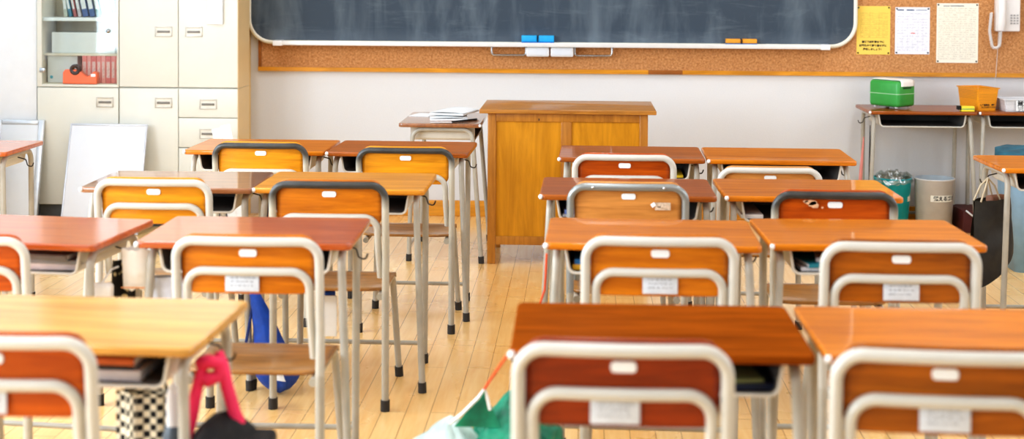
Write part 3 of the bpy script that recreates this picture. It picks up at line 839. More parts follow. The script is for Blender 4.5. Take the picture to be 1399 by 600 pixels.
# lower right unit
c = empty('storage_cabinet', ((XB+XC)/2, CY, 0)); tag(c, 'lower cream cabinet with a door on the left and two drawers on the right', 'cabinet', 'cream storage cabinets'); ox = (XB+XC)/2
m = MB(); shell(m, XB-ox+.001, XC-ox, ZK, ZS-.002)
for i, p in enumerate(m.v): m.v[i] = (p[0], p[1]-CY, p[2])
m.build('carcass', [CAB, CABSIDE], c)
m = MB(); m.box((XC-ox, .0, ZK), (XC-ox+.003, 8.69-CY, ZS-.003)); m.build('side_panel', CABSIDE, c)
m = MB(); m.bbox((XB-ox+.004, 0, ZK), (XM-ox-.002, .02, ZS-.006), .0025); d = m.build('door', CAB, c); recess_handle(d, -2.567-ox, .774, 0)
m = MB(); m.bbox((XM-ox+.002, 0, ZK), (XC-ox-.001, .02, .494), .0025); d = m.build('door', CAB, c); recess_handle(d, -2.30-ox, .30, 0)
for z0, z1 in ((.684, ZS-.006), (.499, .680)):
    m = MB(); m.bbox((XM-ox+.002, 0, z0), (XC-ox-.001, .02, z1), .0025); d = m.build('drawer', CAB, c); recess_handle(d, -2.289-ox, (z0+z1)/2-.005, 0)
m = MB(); m.box((XB-ox+.001, .035, 0), (XC-ox-.003, .28, ZK)); m.build('plinth', DGREY, c)
# upper right double door cabinet
c = empty('storage_cabinet', ((XB+XC)/2, CY, ZS)); tag(c, 'upper cream cabinet with two doors and a paper memo taped on it', 'cabinet', 'cream storage cabinets')
m = MB(); shell(m, XB-ox+.001, XC-ox, 0, ZTOP-ZS)
for i, p in enumerate(m.v): m.v[i] = (p[0], p[1]-CY, p[2])
m.build('carcass', CAB, c)
m = MB(); m.box((XC-ox, .0, 0), (XC-ox+.003, 8.69-CY, ZTOP-ZS)); m.build('side_panel', CABSIDE, c)
for x0, x1, hx in ((XB+.004, XM-.002, -2.566), (XM+.002, XC-.001, -2.378)):
    m = MB(); m.bbox((x0-ox, 0, .004), (x1-ox, .02, ZTOP-ZS-.004), .0025); d = m.build('door', CAB, c); recess_handle(d, hx-ox, 1.213-ZS, 0)
# upper left glass bookcase
ox = (XA+XB)/2
c = empty('glass_bookcase', (ox, CY, ZS)); tag(c, 'cream bookcase with a glass door showing books, binders and a tape dispenser', 'bookcase')
m = MB(); shell(m, XA-ox, XB-ox-.001, 0, ZTOP-ZS, mi=0, back=8.69)
for i, p in enumerate(m.v): m.v[i] = (p[0], p[1]-CY, p[2])
m.build('carcass', CABIN, c)
m = MB()
m.bbox((XA-ox, 0, 0), (XA-ox+.030, .022, ZTOP-ZS), .002); m.bbox((XB-ox-.008, 0, 0), (XB-ox-.001, .022, ZTOP-ZS), .002); m.bbox((XA-ox+.03, 0, 0), (XB-ox-.008, .022, .014), .002)
m.build('front_frame', CAB, c)
m = MB(); m.bbox((XA-ox+.02, .03, 1.272-ZS), (XB-ox-.02, 0.278, 1.294-ZS), .002); m.build('shelf', WHITEP, c)
m = MB(); m.bbox((XA-ox+.02, .06, 1.055-ZS), (XB-ox-.02, 0.278, 1.070-ZS), .002); m.build('shelf', CABIN, c)
m = MB(); m.box((XA-ox+.031, .010, .015), (XB-ox-.009, .014, ZTOP-ZS-.02)); gl = m.build('glass_door', glass_mat('cabinet_glass', refl=.05), c)
m = MB(); m.lathe([(0, .012), (.012, .010), (.014, 0), (.006, -.004)], seg=14, M=Matrix.Translation((-2.915-ox, .006, 1.212-ZS)) @ Matrix.Rotation(PI/2, 4, 'X')); m.build('knob', METAL, gl)
m = MB(); m.bbox((-3.345-ox, -.006, .088), (-3.31-ox, .008, .116), .004); m.build('lock', METAL, gl)
# memo
t = empty('paper_memo', (-2.245, CY-.003, 1.262)); tag(t, 'small white paper memo taped on the upper right cabinet door', 'memo')
m = MB()
m.grid(lambda u, v: (-.05+.1*u+.006*v, -.002-.008*(1-v)**2*(u), .17*v), 6, 6); m.build('sheet', PAPER, t)
m = MB(); m.box((.049, -.013, .0), (.052, -.002, .155)); m.build('shaded_edge', plain('memo_shadow', (196, 190, 180), .8), t)  # darker strip puts the shade along the memo's right edge into colour

# things in the bookcase
cols = [(206, 206, 186), (60, 132, 158), (196, 110, 110), (206, 196, 196), (64, 100, 158), (44, 92, 150), (46, 120, 96), (196, 60, 66), (236, 230, 222), (120, 176, 200)]
names_ = ['cream', 'teal', 'dusty pink', 'pale grey', 'blue', 'navy blue', 'green', 'red', 'white', 'light blue']
x = -3.235
for i, cc in enumerate(cols):
    wd = [.022, .02, .018, .02, .034, .032, .028, .016, .034, .02][i]; h_ = [.2, .19, .2, .21, .22, .22, .2, .19, .2, .17][i]
    t = empty('leaning_book', (x+wd/2, CY+.12, 1.2945)); ang = -.20 if i > 0 else -.10
    t.rotation_euler.y = ang
    tag(t, '%s book leaning on the top bookcase shelf, %s' % (names_[i], ('at the left end' if i == 0 else 'just right of the %s one' % names_[i-1])), 'book', 'leaning books on the top bookcase shelf')
    dz = wd/2*math.sin(abs(ang))
    cm = plain('book_%d' % i, cc, .5, var=.12, nscale=40)
    m = MB(); m.bbox((-wd/2, -.002, dz), (wd/2, .15, dz+h_), .002); m.build('cover', cm, t)
    m = MB(); m.box((-wd/2+.003, -.0026, dz+.05), (wd/2-.003, -.0021, dz+.11)); m.build('spine_label', PAPER, t)
    x += wd+.0105
for i in range(2):
    m = MB(); m.bbox((-.05, 0, 0), (.05, .13, .012), .002); tag(m.build('flat_book', plain('flat_book_%d' % i, ((236, 226, 200), (222, 196, 160))[i], .6), None, (-2.925, CY+.06, 1.2943+i*.0124)), ('lower', 'upper')[i]+' of two thin cream books lying flat at the right of the top bookcase shelf', 'book', 'flat books on the top shelf')
x = -3.10
for i in range(8):
    wd = (.030, .026, .032, .028, .026, .032, .028, .022)[i]
    t = empty('red_binder', (x+wd/2, CY+.06, ZS+.0185))
    tag(t, 'pink-red file binder on the bookcase bottom shelf, %s' % ('leftmost beside the white box' if i == 0 else ('rightmost of the row' if i == 7 else 'number %s from the white box' % ('one two three four five six seven'.split()[i]))), 'binder', 'pink-red binders behind the tape dispenser')
    m = MB(); m.bbox((-wd/2, 0, 0), (wd/2, .2, .172+.004*math.sin(i*2.1)), .003); m.build('cover', plain('binder_red_%d' % i, ((236, 134, 128), (240, 156, 148), (226, 112, 110))[i % 3], .5, var=.06), t)
    m = MB(); m.box((-wd/2+.006, -.0008, .035), (wd/2-.006, -.0002, .135)); m.build('spine_label', plain('binder_label_%d' % i, (240, 196, 190), .6, var=.2, nscale=160), t)
    x += wd+.0015
t = empty('white_box', (-3.235, CY+.09, ZS+.0185)); tag(t, 'white cardboard box on the bottom shelf left of the pink-red binders', 'box')
m = MB(); m.bbox((-.095, 0, 0), (.095, .17, .180), .003); m.build('box', PAPER, t)
m = MB(); m.lathe([(0, .001), (.010, .001), (.010, 0)], seg=16, M=Matrix.Translation((-.07, -.0005, .035)) @ Matrix.Rotation(PI/2, 4, 'X')); m.build('sticker', plain('cyan_sticker', (90, 190, 210), .5), t)
t = empty('document_tray', (-3.10, CY+.08, 1.0705)); tag(t, 'flat white document box on the middle shelf of the glass bookcase', 'box')
m = MB(); m.bbox((-.2, 0, 0), (.2, .19, .13), .004); m.build('box', PAPER, t)
# tape dispenser
t = empty('tape_dispenser', (-3.093, CY+.03, ZS+.0185)); tag(t, 'orange desk tape dispenser in front of the pink-red binders', 'tape dispenser')
ORG = plain('dispenser_orange', (248, 118, 76), .35, var=.02)
prof = [(-.108, 0), (.105, 0), (.105, .070), (.085, .078), (.072, .058), (.045, .045), (.02, .058), (-.005, .082), (-.03, .090), (-.095, .088), (-.108, .070)]
m = MB(); m.slab([(x_, z_) for x_, z_ in prof], -.028, .028, .006, M=Matrix.Rotation(PI/2, 4, 'X')); 
for i, p in enumerate(m.v): m.v[i] = (p[0], p[1]+.0, p[2])
m.build('body', ORG, t)
m = MB(); m.lathe([(.012, -.012), (.030, -.012), (.034, -.010), (.034, .010), (.030, .012), (.012, .012), (.012, -.012)], seg=26, M=Matrix.Translation((-.03, -.018, .088)) @ Matrix.Rotation(PI/2, 4, 'X'))
m.build('tape_roll', plain('tape_dark', (70, 50, 44), .25), t)
m = MB(); m.bbox((.07, -.030, .045), (.098, -.0275, .062), .001); m.build('maker_plate', WHITEP, t)

# ------------------------------------------------------------------ leaning white panel and framed panel
t = empty('whiteboard_panel', (-2.885, 8.14, 0)); tag(t, 'thin-edged white board leaning against the lower cream cabinets', 'board')
ang = math.atan2(.20, .645); S = math.hypot(.20, .645)
Mx = Matrix.Rotation(-ang, 4, 'X')
m = MB(); m.bbox((-.232, -.006, 0), (.232, .006, S), .002, M=Mx); m.build('panel', plain('panel_white', (224, 224, 226), .35, var=.005), t)
m = MB()
m.bbox((-.240, -.009, 0), (-.230, .009, S), .002, M=Mx); m.bbox((.230, -.009, 0), (.240, .009, S), .002, M=Mx); m.bbox((-.23, -.009, S-.012), (.23, .009, S), .002, M=Mx); m.bbox((-.23, -.009, 0), (.23, .009, .012), .002, M=Mx)
m.build('edge_frame', plain('panel_edge', (196, 196, 200), .3, metal=.4), t)
t = empty('framed_panel', (-3.44, 8.25, 0)); tag(t, 'grey-framed white panel leaning in the corner behind the far left desk', 'board')
ang = math.atan2(.14, .66); S = math.hypot(.14, .66); Mx = Matrix.Rotation(-ang, 4, 'X')
m = MB(); m.bbox((-.14, -.006, .02), (.11, .006, S-.01), .002, M=Mx); m.build('panel', plain('panel_white2', (226, 228, 230), .4, var=.01), t)
m = MB()
for lo, hi in (((-.165, -.012, 0), (-.135, .012, S)), ((.095, -.012, 0), (.132, .012, S)), ((-.135, -.012, S-.030), (.095, .012, S)), ((-.135, -.012, 0), (.095, .012, .03))): m.bbox(lo, hi, .006, M=Mx)
m.build('frame', plain('frame_silver', (206, 208, 210), .3, metal=.5), t)
t = empty('folding_stand', (-3.62, 8.10, 0)); tag(t, 'grey metal tube stand at the far left edge beside the framed panel', 'stand')
m = MB(); m.tube(fillet([(-.16, 0, 0), (-.16, .06, .655), (.10, .06, .655), (.10, 0, 0)], .05), .012, 12); m.build('tube_frame', plain('stand_grey', (170, 174, 178), .3, metal=.6), t)
m = MB(); m.bbox((-.14, .02, .25), (.08, .03, .60), .003); m.build('plate', plain('stand_plate', (214, 216, 218), .4), t)
# white tilted board beside the cabinet
t = empty('folded_board', (-2.015, 8.12, 0)); t.rotation_euler.y = -.20; tag(t, 'thin white folded board tilted beside the cabinet, behind the far left-block desk', 'board')
m = MB(); m.bbox((-.055, -.004, .012), (-.001, .004, .665), .002, M=Matrix.Rotation(-.05, 4, 'X')); m.bbox((.0, -.004, .0), (.062, .004, .675), .002, M=Matrix.Rotation(-.05, 4, 'X')); m.build('panel', PAPER, t)

# ------------------------------------------------------------------ things on the front wall desks
DT = DZ + .0006
# green box
t = empty('green_case', (1.935, 8.70, DT+.012)); t.rotation_euler.z = .70; tag(t, 'green metal box with white carrying handle on the wall desk', 'box')
GRN = plain('green_plastic', (62, 160, 72), .35, var=.04)
m = MB(); m.bbox((-.085, -.112, .0), (.085, .112, .160), .020); m.build('body', GRN, t)
m = MB()
pth = fillet([(0, -.117, .128), (0, -.117, .166), (0, .117, .166), (0, .117, .12)], .02, 6)
m.tube(pth, .006, 8, flat=11); 
m.build('lid_handle', plain('handle_cream', (244, 238, 228), .4, var=.01), t)
m = MB(); m.bbox((-.0862, -.1132, .078), (.0862, .1132, .082), .002); m.build('seam', plain('seam_light', (190, 220, 186), .5), t)
m = MB(); m.bbox((-.040, -.1145, .112), (.040, -.1105, .122), .002); m.build('front_slot', plain('slot_dark', (24, 76, 34), .5), t)
for sx in (-1, 1):
    for sy in (-1, 1):
        m = MB(); m.lathe([(.010, .0), (.010, -.012), (0, -.012)], (sx*.06, sy*.08, .004), 12); m.build('foot', WHITEP, t)
# sponge
t = empty('sponge_eraser', (2.332, 8.50, DT)); tag(t, 'small yellow and black sponge with green stripe on the wall desk', 'sponge')
for z0, z1, cc in ((0, .012, (238, 214, 60)), (.0121, .018, (120, 176, 110)), (.0181, .032, (246, 226, 70))):
    m = MB(); m.bbox((-.030, -.022, z0), (.048, .022, z1), .002); m.build('layer', plain('sponge_%d' % int(z0*1e4), cc, .9, var=.1, nscale=200), t)
m = MB(); m.bbox((-.049, -.023, .010), (-.0305, .023, .034), .002); m.build('end_band', BLACK, t)

def basket(name, loc, wb, db, wt, dt, h, mat, label, rz=0):
    t = empty(name, loc, rz); tag(t, label, 'basket')
    m = MB(); th = .003
    def ring(w, d, z, r=.012): return [(x_, y_, z) for x_, y_ in rrect(w, d, r, 4)]
    rs = [ring(wb, db, 0), ring(wt, dt, h), ring(wt+.012, dt+.012, h), ring(wt+.012, dt+.012, h-.006), ring(wt+.0, dt+.0, h-.006), ring(wt-2*th, dt-2*th, h-.001), ring(wb-2*th, db-2*th, th)]
    n = len(rs[0]); vs = [p for r in rs for p in r]; fs = []
    for i in (0, 1, 2, 5):
        for j in range(n): fs.append((i*n+j, i*n+(j+1) % n, (i+1)*n+(j+1) % n, (i+1)*n+j))
    m.add(vs, fs, False); 
    m.add(rs[1]+rs[5], [(j, (j+1) % n, n+(j+1) % n, n+j) for j in range(n)], False)
    m.add(rs[0], [tuple(reversed(range(n)))]); m.add(rs[6], [tuple(range(n))])
    m.build('body', mat, t); return t
bk_ = basket('plastic_basket', (2.450, 8.66, DT), .125, .205, .150, .23, .138, basket_mat('orange_mesh', (250, 164, 30)), 'orange perforated plastic basket on the wall desks', .28)
m = MB(); put_text(m, '保健委員会　連絡', .0125, (.0, -.1085, .034), bold=.0005); put_text(m, 'かごにいれてください', .010, (.01, -.107, .020), bold=.0004)
m.build('lettering', INK, bk_)
bw = basket('plastic_basket', (2.675, 8.62, DT), .20, .22, .225, .245, .075, basket_mat('white_mesh', (232, 230, 230)), 'white shallow plastic basket with black lettering beside the orange one')
m = MB(); m.box((-.045, -.1285, .006), (.115, -.1265, .070), M=None); pl = m.build('paper_label', PAPER, bw)
m = MB(); put_text(m, '資源ゴミ', .034, (-.036, -.1292, .050), bold=.0014, align='LEFT'); put_text(m, 'いらない', .018, (-.034, -.1292, .027), bold=.0005, align='LEFT'); put_text(m, 'プリント', .018, (-.034, -.1292, .011), bold=.0005, align='LEFT')
m.build('lettering', INK, pl)
m = MB(); m.bbox((-.09, -.09, .004), (.09, .09, .03), .003); tag(m.build('paper_stack', PAPER, None, (2.675, 8.62, DT)), 'stack of scrap paper lying inside the white shallow basket', 'paper')

# papers on the teacher's side desk
for i, (dx, dy, w_, d_, rz_, mt, lb) in enumerate(((.02, -.02, .21, .30, .12, WHITEP, 'white folder at the bottom of the paper pile on the dark desk by the podium'),
                                     (.05, .03, .20, .28, -.25, PAPER, 'white papers on top of the folder on the dark desk by the podium'))):
    m = MB(); m.grid(lambda u, v: ((u-.5)*w_, (v-.5)*d_, .012+.010*math.sin(u*PI)*(.5+.5*v)), 10, 10)
    m.bbox((-w_/2, -d_/2, 0), (w_/2, d_/2, .010), .002)
    tag(m.build('paper_pile', mt, None, (-.765+dx, 7.80+dy, DT+i*.024), rz_), lb, 'papers', 'papers on the desk by the podium')
m = MB(); m.bbox((-.10, -.006, .0), (.10, .006, .008), .003); tag(m.build('black_pencil_case', BLACK, None, (-.64, 7.62, DT), .9), 'thin dark case lying at the front edge of the desk by the podium', 'case')
m = MB(); m.bbox((-.06, -.09, 0), (.06, .09, .003), .001); tag(m.build('clear_card', PAPER, None, (-.90, 7.93, DT), -.25), 'white card lying at the left side of the desk by the podium', 'card')

# ------------------------------------------------------------------ bins
def bin_(name, x, y, rt, rb, h, mat, inner, label):
    t = empty(name, (x, y, 0)); tag(t, label, 'trash bin', 'bins under the wall desk')
    m = MB(); m.lathe([(0, .0), (rb, 0), (rt, h-.004), (rt+.005, h-.002), (rt+.005, h+.004), (rt-.001, h+.004)], seg=44)
    m.lathe([(rt-.001, h+.004), (rt-.004, h-.01), (rb-.004, .01), (0, .01)], seg=44, mi=1)
    m.build('body', [mat, inner], t); return t
tb = bin_('trash_bin', 1.955, 8.74, .113, .092, .318, plain('teal_plastic', (0, 176, 190), .4, var=.04), plain('teal_inner', (20, 110, 104), .5), 'teal plastic trash bin lined with a clear crumpled bag')
m = MB(); m.bbox((-.015, -.002, -.026), (.018, .002, .026), .002, M=Matrix.Translation((.086, -.058, .205)) @ Matrix.Rotation(.95, 4, 'Z')); m.build('label', plain('label_cream', (232, 222, 196), .6), tb)
# crumpled liner
CLR = glass_mat('clear_film', (.90, .95, .93), .35)
m = MB()
def liner(u, v):
    a = u*2*PI; r = .111*(1-v*.95) if v > .25 else .122-.011*(v/.25)
    if v <= .25: z = -.03+.045*(v/.25)
    else: z = .02+.018*math.sin(v*9)
    q = noise.noise(Vector((math.cos(a)*3.2, math.sin(a)*3.2, v*7)))
    return ((r+.012*q)*math.cos(a), (r+.012*q)*math.sin(a), .318+z+.030*q)
m.grid(liner, 60, 16); m.build('clear_liner', CLR, tb)
m = MB()
for k in range(26):
    a = random.uniform(0, 2*PI); r = random.uniform(0, .085); p = Vector((r*math.cos(a), r*math.sin(a), .315+random.uniform(-.02, .016)))
    q = [p+Vector((random.uniform(-.022, .022), random.uniform(-.022, .022), random.uniform(-.012, .016))) for _ in range(3)]
    m.add([p]+q, [(0, 1, 2), (0, 2, 3)])
w_ = m.build('crumpled_film', plain('film_white', (222, 236, 232), .25), tb)
gb = bin_('trash_bin', 2.210, 8.735, .120, .108, .318, plain('grey_plastic', (222, 220, 218), .45, var=.03), plain('grey_inner', (196, 206, 212), .5), 'light grey round trash bin with a black-lettered white label')
m = MB(); R_ = .1168
def curved(vs, rad, z, a0):
    return [((rad)*math.sin(a0 + x_/rad), -(rad)*math.cos(a0 + x_/rad), z+y_) for x_, y_, _ in vs]
gv = []; gf = []
K = 20
for i in range(K+1):
    a = -.42+1.30*i/K
    for z in (.186, .226): gv.append((R_*math.sin(a), -R_*math.cos(a), z))
for i in range(K): gf.append((2*i, 2*i+2, 2*i+3, 2*i+1))
m.add(gv, gf, True); lb = m.build('paper_label', plain('tape_cream', (238, 232, 214), .6, var=.02), gb)
vs, fs = text_mb('燃えるゴミ', .030, bold=.0011)
m = MB(); m.add(curved(vs, R_+.0008, .205, .36), fs); m.build('lettering', INK, lb)
# maroon box with white cable next to the bins
t = empty('maroon_box', (2.47, 8.72, 0)); tag(t, 'dark maroon box on the floor right of the grey trash bin', 'box')
m = MB(); m.bbox((-.115, -.12, 0), (.15, .16, .135), .004); m.build('body', plain('maroon', (84, 30, 26), .6, var=.08), t)
m = MB(); m.tube([(2.37, 8.60, .14), (2.40, 8.59, .115), (2.44, 8.585, .088), (2.48, 8.59, .085), (2.52, 8.59, .145), (2.56, 8.62, .17)], .0055, 8)
tag(m.build('white_cable', WHITEP, None), 'white cable drooping over the dark maroon box under the wall desk', 'cable')
# stick things hanging at the left of the wall desk
m = MB(); m.tube([(0, 0, .35), (-.012, 0, .17), (-.022, 0, .0)], .006, 8, radii=[.004, .010, .012]); tag(m.build('pink_brush', plain('pink_plastic', (232, 150, 140), .5), None, (1.748, 8.62, .235)), 'thin pink brush handle hanging at the left side of the wall desk', 'brush')
m = MB(); m.tube([(0, 0, .42), (0, 0, .2), (.006, 0, .0)], .004, 8, radii=[.0025, .006, .012]); tag(m.build('black_umbrella', BLACK, None, (1.772, 8.55, .245)), 'thin black folded umbrella hanging beside the pink brush at the wall desk', 'umbrella')

# blue bin behind the right edge desk
t = empty('recycling_bin', (2.47, 7.60, 0)); tag(t, 'tall light blue bin with dark teal bag draped on it at the right edge', 'bin')
m = MB()
o1 = rrect(.30, .30, .04, 5); o2 = rrect(.36, .34, .05, 5); n = len(o1)
m.add([(x_, y_, 0) for x_, y_ in o1]+[(x_, y_, .62) for x_, y_ in o2], [(j, (j+1) % n, n+(j+1) % n, n+j) for j in range(n)]+[tuple(reversed(range(n)))], True)
m.build('body', plain('light_blue', (140, 178, 210), .5, var=.05), t)
m = MB()
def drape(u, v):
    a = u*2*PI; e = v
    r = .02+.175*min(1, e*1.25); q = noise.noise(Vector((math.cos(a)*2, math.sin(a)*2, e*2)))
    z = .648+.012*math.cos(e*3)+.02*q*e if e < .8 else .64-(e-.8)*.25+.015*q
    return (r*math.cos(a)*1.12, r*math.sin(a)*1.06, z)
m.grid(drape, 48, 12); m.build('draped_bag', plain('dark_teal_cloth', (40, 96, 112), .7, var=.15), t)

# ------------------------------------------------------------------ bags
def sack(name, w, d, h, mats, loc, rz=0, topw=.5, lump=.12, seed=1, seg=40, rings=22, squash=1.0, sag=0):
    """soft closed bag, base on z=0 (local), gathered at the top"""
    m = MB()
    def fn(u, v):
        a = u*2*PI; z = v*h
        prof = (math.sin(min(1, v/.22)*PI/2))**.6
        t = max(0, (v-.35)/.65); ww = prof*(1-(1-topw)*t**1.3)
        if v > .97: ww *= .35
        q = 1+lump*(noise.noise(Vector((math.cos(a)*1.5+seed, math.sin(a)*1.5, v*3.2)))*1.6+.5*noise.noise(Vector((math.cos(a)*5, math.sin(a)*5+seed, v*9))))
        ca, sa = math.cos(a), math.sin(a)
        ca = math.copysign(abs(ca)**.75, ca); sa = math.copysign(abs(sa)**.75, sa)
        return (w/2*ca*ww*q, d/2*sa*ww*q, z*(1+.04*math.sin(a*3+seed)))
    m.grid(fn, seg, rings)
    o = m.build(name, mats, None, loc, rz); return o
# black tote on the right edge desk's hook
t = empty('tote_bag', (1.800, 6.13, .29), -1.0); tag(t, 'black tote bag with pale cord handles hanging beside the right edge desk', 'bag')
m = MB()
def tote(side):
    def f(u, v):
        y = (u-.5)*(.27-.05*v); z = v*.31 - .02*math.cos((u-.5)*PI)*(1-v) + .16*(u-.5)*(1-v)
        return (side*(.045*math.sin(u*PI)**.6*(1-.25*v)+.006)+.01*noise.noise(Vector((u*4, v*4, side))), y, z)
    return f
m.grid(tote(1), 16, 14); m.grid(tote(-1), 16, 14)
m.build('body', plain('black_canvas', (44, 42, 38), .6, var=.25, nscale=16), t)
for sx in (-1, 1):
    m = MB(); m.tube([(sx*.02, -.09, .305), (sx*.015, -.055, .37), (.008, -.035, .405), (sx*.015, .0, .37), (sx*.02, .03, .305)], .004, 8)
    m.build('cord_handle', plain('pale_cord', (206, 190, 160), .7), t)
m = MB(); m.bbox((-.02, -.02, .26), (.02, .08, .325), .01); m.build('contents', plain('brown_content', (150, 106, 84), .7, var=.1), t)

# pink straps + black bag at the pale tan desk
t = empty('shoulder_bag', (-.800, 3.06, .20)); tag(t, 'black bag with broad bright pink straps hanging at the side of the pale tan desk', 'bag')
PINK = plain('pink_webbing', (234, 44, 92), .7, var=.06)
m = MB()
def blackbag(u, v):
    a = u*2*PI; pr_ = math.sin(min(1, v/.2)*PI/2)**.6*math.cos(max(0, (v-.55)/.45)*PI/2)**.55 if v < 1 else 0
    q = 1+.18*noise.noise(Vector((math.cos(a)*2, math.sin(a)*2, v*3)))
    return (.095*math.cos(a)*pr_*q, .16*math.sin(a)*pr_*q, v*.375)
m.grid(blackbag, 40, 24); m.build('body', BLACK, t)
for sx, yy in ((-1, -.03), (1, .02)):
    m = MB(); m.tube([(-.022+sx*.006, yy, .505), (-.022+sx*.018, yy-.005, .475), (-.022+sx*.028, yy-.01, .43), (-.018+sx*.042, yy-.012, .37), (-.014+sx*.060, yy-.01, .32)], .02, 12, flat=.6, radii=[.016, .020, .022, .022, .022]); m.build('strap', PINK, t)
m = MB(); m.tube([(-.042, -.035, .492), (-.022, -.045, .500), (.000, -.03, .492), (.000, -.03, .465), (-.022, -.045, .458), (-.042, -.035, .466)], .016, 10); m.build('strap_wrap', PINK, t)
m = MB(); m.bbox((.03, -.12, .29), (.115, .05, .325), .015); m.build('flap', BLACK, t)
for (px_, pz_, c_) in ((-.02, .30, (190, 40, 50)), (.055, .27, (80, 150, 170))):
    m = MB(); m.bbox((px_-.022, -.175, pz_-.03), (px_+.022, -.15, pz_+.02), .006); m.build('patch', plain('patch_%d' % c_[0], c_, .7), t)

# checked cloth bag below the pale tan desk tray
CHK = checker_cloth('gingham', (16, 16, 18), (226, 214, 186), 62, (0, 0, 0))
t = empty('checked_bag', (-1.045, 3.28, .30)); tag(t, 'black and cream checked cloth bag hanging under the pale tan desk', 'bag')
m = MB(); m.grid(lambda u, v: ((u-.5)*.15, -.03*math.sin(u*PI)+.006*math.sin(u*14), v*.25), 24, 12); m.grid(lambda u, v: ((u-.5)*.15, .03*math.sin(u*PI), v*.25), 24, 12); m.build('body', CHK, t)
m = MB(); m.tube([(-.05, 0, .25), (-.03, 0, .34), (.03, 0, .34), (.05, 0, .25)], .004, 8); m.build('cord', BLACK, t)
t = empty('water_bottle', (-.955, 3.20, .30)); tag(t, 'grey and white drink bottle in the dark beside the checked cloth bag', 'bottle')
m = MB(); m.lathe([(0, 0), (.024, .002), (.026, .02), (.026, .17), (.018, .195)], seg=20); m.build('body', plain('bottle_grey', (96, 108, 118), .35), t)
m = MB(); m.lathe([(.018, .195), (.017, .20), (.017, .265), (.010, .29), (0, .292)], seg=20); m.build('cap', WHITEP, t)
m = MB(); m.tube([(0, 0, .292), (0, 0, .34)], .003, 6); m.build('loop', WHITEP, t)

# white cloth bag and others in the gap of the second row
t = empty('cloth_bag', (-1.343, 4.14, .600)); tag(t, 'small white cloth bag bulging from the left hook of the reddish second-row desk', 'bag')
m = MB()
def wb(s):
    return lambda u, v: ((u-.5)*(.095+.012*v), s*.035*math.sin(u*PI)**.7*math.sin(min(1, v*1.3+.2)*PI/2), v*.125+.01*noise.noise(Vector((u*5, v*5, s))))
m.grid(wb(-1), 16, 16); m.grid(wb(1), 16, 16); m.build('body', plain('off_white_cloth', (232, 226, 216), .85, var=.03), t)
m = MB(); m.box((-.045, -.030, .008), (.045, -.028, .012)); m.build('orange_seam', plain('seam_orange', (206, 140, 90), .8), t)
m = MB(); m.tube([(.02, -.015, .122), (.035, -.01, .135), (.05, 0, .124)], .006, 8); m.build('clip', METAL, t)
t = empty('dotted_towel', (-1.404, 4.18, .46)); tag(t, 'black towel with cream dots hanging between the two reddish second-row desks', 'towel')
m = MB(); m.grid(lambda u, v: ((u-.5)*.075*(1.25-.35*v), -.012*math.sin(u*9), v*.22), 16, 14); m.build('cloth', dots_cloth('dotted_cloth', (30, 26, 22), (222, 206, 160), 40), t)
t = empty('white_pouch', (-1.445, 4.10, .50)); tag(t, 'small white pouch hanging left of the dotted towel', 'pouch')
m = MB(); m.bbox((-.03, -.02, .06), (.035, .02, .125), .012); m.bbox((-.028, -.018, -.02), (.028, .018, .055), .010); m.build('body', plain('pouch_white', (240, 234, 226), .8, var=.02), t)
m = MB(); m.tube([(0, 0, .122), (.02, .03, .16), (.036, .05, .165)], .003, 6); m.build('cord', WHITEP, t)
t = empty('silver_pouch', (-1.255, 4.16, .44)); tag(t, 'silvery white plastic pouch hanging beneath the reddish second-row desk', 'pouch')
m = MB(); m.grid(lambda u, v: ((u-.5)*.13, -.02*math.sin(u*PI)-.006*math.sin(u*11+v*5), v*.195), 22, 12); m.grid(lambda u, v: ((u-.5)*.13, .02*math.sin(u*PI), v*.195), 22, 12); m.build('body', plain('silver_film', (220, 224, 234), .3, var=.06, nscale=50), t)

# blue drawstring bag
BLU = plain('blue_nylon', (16, 74, 176), .55, var=.12, nscale=25)
t = empty('gym_bag', (-1.115, 5.08, 0)); tag(t, 'blue drawstring gym bag with white panel resting on the floor beyond the second-row chair', 'bag')
m = MB()
def gym(u, v):
    a = u*2*PI; pr_ = math.sin(min(1, v/.25)*PI/2)**.6*(1-.86*max(0, (v-.25)/.75)**.8)
    q = 1+.12*noise.noise(Vector((math.cos(a)*2, math.sin(a)*2, v*3)))
    return (.088*math.cos(a)*pr_*q-.11*v**1.3, .07*math.sin(a)*pr_*q+.02*v, v*.40)
m.grid(gym, 36, 22); m.build('body', BLU, t)
m = MB(); m.grid(lambda u, v: (-.010+.05*u-.03*v, -.080-.004*math.sin(u*PI)+.012*v, .075+.075*v-.008*u), 8, 8); m.build('white_panel', PAPER, t)
m = MB(); m.tube([(-.055, -.05, .08), (-.12, -.03, .19), (-.10, .02, .36), (-.075, .10, .60), (-.117, .315, .655)], .006, 8); m.build('drawstring', plain('navy_cord', (30, 50, 110), .7), t)
# second blue item deeper between L desks
t = empty('blue_pouch', (-.93, 5.02, .24)); tag(t, 'small blue and white pouch seen behind the desk legs by the aisle', 'pouch')
m = MB(); m.grid(lambda u, v: ((u-.5)*.07, -.02*math.sin(u*PI), v*.16), 10, 10); m.grid(lambda u, v: ((u-.5)*.07, .02*math.sin(u*PI), v*.16), 10, 10); m.build('body', BLU, t)
m = MB(); m.bbox((.0, -.03, .0), (.045, -.022, .15), .002); m.build('white_tag', PAPER, t)

